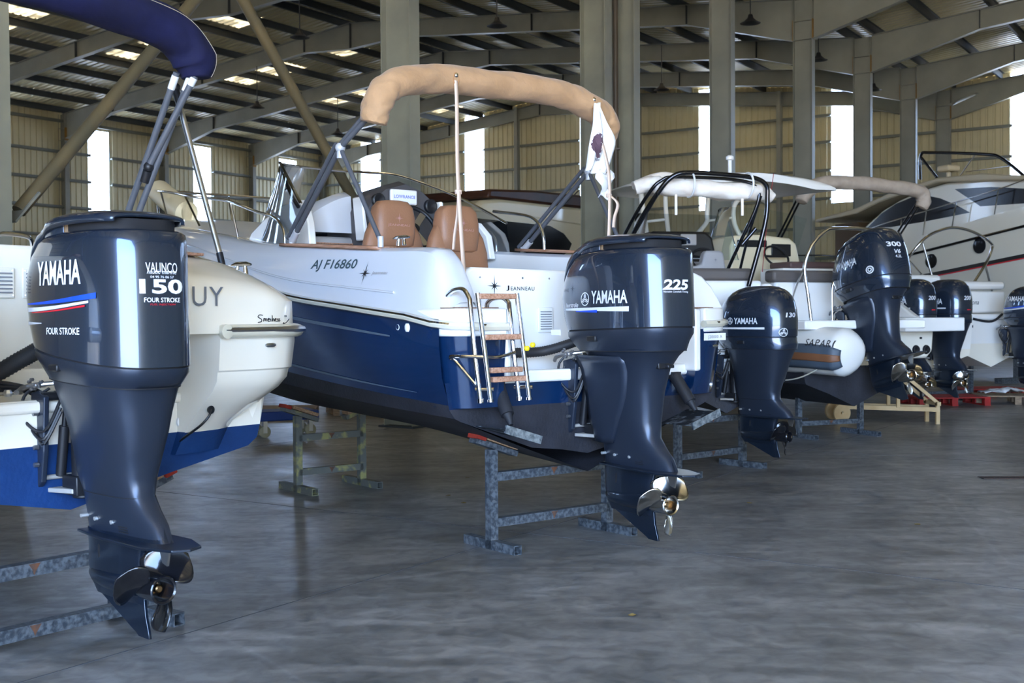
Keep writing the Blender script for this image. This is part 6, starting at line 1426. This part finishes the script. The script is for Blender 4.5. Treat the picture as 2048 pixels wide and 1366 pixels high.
mb = MB(); mb.box((3.9, .5, 4.78), (.36, .36, .14)); mb.cyl((3.9, .5, 4.55), (3.9, .5, 4.72), .05, 10); obj('radar_dome', mb, mat('cream_radome', '#cbb996', .4), Y1, bevel=.04)
for x in (1.8, 2.7, 3.5, 4.4, 5.6): 
    zz = 3.05 + (x - 2) * .15; mb = MB(); mb.cyl((x, .12, zz), (x + .12, .12, zz + .55), .014, 8); obj('rail_stanchion', mb, CHROME, Y1)
bars(Y1, [(1.2, .12, 3.35), (1.9, .12, 3.60), (3.6, .12, 3.84), (5.7, .12, 4.12), (6.6, .12, 4.3)], .014, 'guard_rail', CHROME)
# cradle under the yacht
for x in (1.5, 5.5):
    T = thing('boat_cradle', 'steel cradle beam under the large yacht, %s' % ('far end' if x < 3 else 'near end'), 'cradle', OY, RY)
    mb = MB(); mb.box((x, 1.95, .06), (.2, 3.2, .12)); obj('cradle_beam', mb, GALV, T, smooth=False)
    for y in (.9, 3.0): mb = MB(); mb.bar((x, y, .1), (x, y, 1.3 if x < 3 else 1.5), .12, .12); obj('post', mb, GALV, T, smooth=False)
# ================================================================ CREAM YACHT behind the blue boat
Y2 = thing('yacht', 'cream cabin cruiser with brown canopy and dark oval window behind the tan seats', 'yacht', (0, 0, 0), frame_rot(-33.17))
YC = mat('warm_cream_gelcoat', '#ecdcb6', .25, coat=.4)
mb = MB(); w0 = 13.5
def rg2(x, y0, z0, z1): return [(x, y0, z0), (x, y0 + 3.2, z0), (x, y0 + 3.0, z1), (x, y0 + .12, z1)]
mb.prism([(18.0, 1.2), (17.7, 2.4), (18.6, 2.75), (26.2, 2.85), (26.4, 2.4), (25.4, 1.3)], (0, w0 - .1, 0), (1, 0, 0), (0, 0, 1), (0, 3.4, 0)); obj('hull', mb, YC, Y2, bevel=.08, bseg=3)
mb = MB(); mb.prism([(18.2, 2.7), (19.0, 3.55), (19.6, 3.86), (20.3, 3.95), (24.2, 4.02), (25.8, 3.9), (26.3, 3.2), (26.3, 2.75)], (0, w0, 0), (1, 0, 0), (0, 0, 1), (0, 3.1, 0)); obj('superstructure', mb, YC, Y2, bevel=.08, bseg=3)
mb = MB(); wn = [(18.75, 3.40), (19.4, 3.48), (22.2, 3.50), (22.8, 3.36), (23.15, 3.15), (23.0, 2.95), (22.5, 2.80), (20.5, 2.78), (19.4, 2.82), (18.9, 3.05)]
mb.prism(wn, (0, w0 - .01, 0), (1, 0, 0), (0, 0, 1), (0, .03, 0)); obj('oval_window', mb, DGLASS, Y2, smooth=False)
mb = MB(); mb.tube([(18.6, w0 - .02, 3.60), (20.5, w0 - .02, 3.66), (25, w0 - .02, 3.60)], .012, 6); obj('moulding_line', mb, YC, Y2)
BRC = mat('brown_canopy', '#4d2a18', .45, col2='#3c2014', nscale=3)
mb = MB(); mb.prism([(19.75, 3.92), (19.8, 4.10), (21.5, 4.22), (23.5, 4.28), (24.9, 4.15), (25.0, 4.0), (23.5, 3.98)], (0, w0 - .05, 0), (1, 0, 0), (0, 0, 1), (0, 3.0, 0)); obj('canopy', mb, BRC, Y2, bevel=.05)
bars(Y2, [(22.3, w0 - .1, 3.80), (23.3, w0 - .1, 4.35)], .012, 'aerial', BLACKP, 2)
for x in (20, 24):
    T = thing('boat_cradle', 'cradle under the cream cabin cruiser, %s' % ('left' if x < 22 else 'right'), 'cradle', (0, 0, 0), frame_rot(-33.17))
    mb = MB(); mb.box((x, w0 + 1.6, .06), (.2, 3.0, .12)); obj('cradle_beam', mb, GALV, T, smooth=False)
    for y in (.6, 2.6): mb = MB(); mb.bar((x, w0 + y, .1), (x, w0 + y, 1.25), .12, .12); obj('post', mb, GALV, T, smooth=False)
# ================================================================ clutter on the floor
def pallet(label, loc, rz, L=1.2, W_=.8, m=WOOD, group='wooden pallets on the floor', z=0):
    T = thing('pallet', label, 'pallet', (loc[0], loc[1], z), (0, 0, rz), group)
    for k in range(7): mb = MB(); mb.box((0, -W_ / 2 + .05 + k * (W_ - .1) / 6, .133), (L, .095, .02)); obj('deck_board', mb, m, T, smooth=False)
    for i in (-1, 0, 1):
        mb = MB(); mb.box((i * (L / 2 - .05), 0, .113), (.1, W_, .02)); obj('stringer', mb, m, T, smooth=False)
        mb = MB(); mb.box((i * (L / 2 - .05), 0, .011), (.1, W_, .022)); obj('bottom_board', mb, m, T, smooth=False)
        for j in (-1, 0, 1): mb = MB(); mb.box((i * (L / 2 - .05), j * (W_ / 2 - .06), .0625), (.1, .1, .08)); obj('block', mb, m, T, smooth=False)
    return T
REDP = mat('red_painted_timber', '#a3201a', .6, col2='#8a1b17', nscale=6); BRP = mat('weathered_pallet_wood', '#7a6552', .8, col2='#9c8468', nscale=7, stretch=(2, 10, 10))
pallet('bright red pallet on the floor behind the twin motors', (7.2, 19.55), .08, m=REDP, L=1.2)
pallet('brown wooden pallet beside the right frame edge, carrying white paper', (8.45, 19.75), -.25, m=BRP, L=1.3)
pallet('second red pallet behind the brown one', (8.7, 21.6), .05, m=REDP)
mb = MB(); rg = random.Random(5); g = []
for i in range(9):
    g.append([Vector((-.45 + i * .11, -.18 + j * .06, .02 + .10 * abs(math.sin(i * 1.1 + j)) * (1 - abs(i - 4) / 5) + rg.uniform(0, .02))) for j in range(7)])
mb.patch(g); o = obj('crumpled_paper', mb, mat('white_paper', '#d9d6d4', .8), None, solid=.004, fixn=False); o.location = (8.3, 19.65, .15); tag(o, 'crumpled white paper sack lying on the brown pallet at the right', 'paper')
# wooden trolley
TR = thing('wooden_trolley', 'pale timber trolley frame with two round wooden wheels behind the inflatable trestle', 'trolley', (-.08, -.3, 0), (0, 0, 0))
PW = mat('pale_timber', '#b99a6c', .7, col2='#c9ac80', nscale=5)
for dy in (0, .42):
    mb = MB(); mb.bar((4.62, 16.75 + dy, .22), (5.92, 16.35 + dy, .20), .05, .06); obj('rail', mb, PW, TR, smooth=False)
    mb = MB(); mb.lathe([(.001, -.02), (.13, -.02), (.135, 0), (.13, .02), (.001, .02)], (4.66, 16.62 + dy, .14), (-.29, .95, 0), 24); wh = obj('wheel', mb, PW, TR)
    mb = MB(); mb.lathe([(.02, -.026), (.02, .026)], (4.66, 16.62 + dy, .14), (-.29, .95, 0), 12); obj('axle_hole', mb, BLACKP, wh)
    for x in (4.68, 5.40): mb = MB(); mb.bar((x, 16.72 + dy - (x - 4.62) * .3, .22), (x, 16.72 + dy - (x - 4.62) * .3, .78), .045, .045); obj('upright', mb, PW, TR, smooth=False)
    mb = MB(); mb.bar((5.90, 16.36 + dy, .0), (5.90, 16.36 + dy, .30), .05, .05); obj('leg', mb, PW, TR, smooth=False)
    mb = MB(); mb.bar((5.45, 16.48 + dy, .70), (5.92, 16.38 + dy, .28), .045, .045); obj('diagonal', mb, PW, TR, smooth=False)
mb = MB(); mb.bar((5.90, 16.3, .28), (5.90, 16.85, .28), .05, .05); obj('crosspiece', mb, PW, TR, smooth=False)
mb = MB(); mb.bar((4.66, 16.55, .14), (4.66, 17.1, .14), .03, .03); obj('axle', mb, PW, TR, smooth=False)
# clutter under the blue boat far left: blue dolly, pallets
DL = thing('dolly', 'blue four wheeled dolly in the shade beyond the white boat', 'dolly', (-2.95, 15.1, 0), (0, 0, .5))
mb = MB(); mb.box((0, 0, .27), (.8, .5, .12)); obj('platform', mb, mat('faded_blue_paint', '#16336e', .6), DL, bevel=.02)
for x in (-.3, .3):
    for y in (-.18, .18):
        mb = MB(); mb.lathe([(.001, -.02), (.06, -.02), (.075, -.012), (.075, .012), (.06, .02), (.001, .02)], (x, y, .075), (0, 1, 0), 18); wq = obj('castor_wheel', mb, mat('pale_castor', '#8c8468', .6), DL); mb = MB(); mb.box((x, y + .03, .14), (.05, .008, .16)); mb.box((x, y - .03, .14), (.05, .008, .16)); mb.box((x, y, .215), (.08, .08, .012)); obj('castor_fork', mb, STEELR, wq)
pallet('shaded brown pallet on the floor beyond the paint stained trestle, under another pallet', (-2.2, 18.6), .3, m=BRP, L=1.4); pallet('shaded brown pallet lying on top of another beyond the paint stained trestle', (-2.2, 18.6), .38, m=BRP, L=1.4, z=.146)
pallet('single shaded brown pallet behind the blue dolly', (-3.6, 18.0), .1, m=BRP)
# floor drain grate
GR = thing('drain_grate', 'rusty slotted drain grate set in the floor at the right', 'grate', (4.9, 10.75, 0), (0, 0, -.03))
mb = MB(); mb.box((0, 0, .0035), (1.2, .14, .003)); obj('drain_channel', mb, DARKIN, GR, smooth=False)
mb = MB()
for k in range(26): mb.box((-.58 + k * .046, 0, .006), (.014, .13, .004), R=Matrix.Rotation(.4, 3, 'Z'))
obj('grate_bars', mb, mat('rusty_grate', '#4a3a33', .8), GR, smooth=False)
mb = MB(); mb.box((0, .07, .005), (1.2, .012, .006)); mb.box((0, -.07, .005), (1.2, .012, .006)); obj('grate_frame', mb, mat('rusty_grate', '#4a3a33', .8), GR, smooth=False)
# fallen leaves and chips
LF = mat('dry_leaf', '#8f7a45', .8); rg = random.Random(21)
for (x, y) in ((-.40, 9.5), (-.55, 9.9), (-.42, 11.0), (.6, 5.9), (2.9, 8.4), (1.9, 9.4)):
    mb = MB(); pts = [Vector((.025 * math.cos(a) * (1 + rg.uniform(-.3, .3)), .018 * math.sin(a), .004 + .008 * rg.random())) for a in [2 * PI * k / 8 for k in range(8)]]; mb.add([(0, 0, .004)] + [tuple(p) for p in pts], [(0, k + 1, (k + 1) % 8 + 1) for k in range(8)])
    o = obj('fallen_leaf', mb, LF, None, fixn=False); o.location = (x, y, 0); tag(o, 'small dry leaf fragment lying on the concrete floor', 'leaf', 'dry leaf fragments on the floor')
# put each thing's Empty under the middle of its parts
def all_desc(o):
    for c in o.children:
        yield c
        yield from all_desc(c)
bpy.context.view_layer.update()
for t_ in THINGS:
    ms = [c for c in all_desc(t_) if c.type == 'MESH']
    if not ms: continue
    iw = t_.matrix_world.inverted(); pts = [iw @ (c.matrix_world @ Vector(b)) for c in ms for b in c.bound_box]
    lo = Vector([min(p[i] for p in pts) for i in range(3)]); hi = Vector([max(p[i] for p in pts) for i in range(3)])
    d = Vector(((lo.x + hi.x) / 2, (lo.y + hi.y) / 2, lo.z))
    t_.location = t_.matrix_world @ d
    for c in t_.children: c.location = Vector(c.location) - d
for k_ in [k for k in list(bpy.data.objects) if 'bodymb' in k.keys()]: del k_['bodymb']
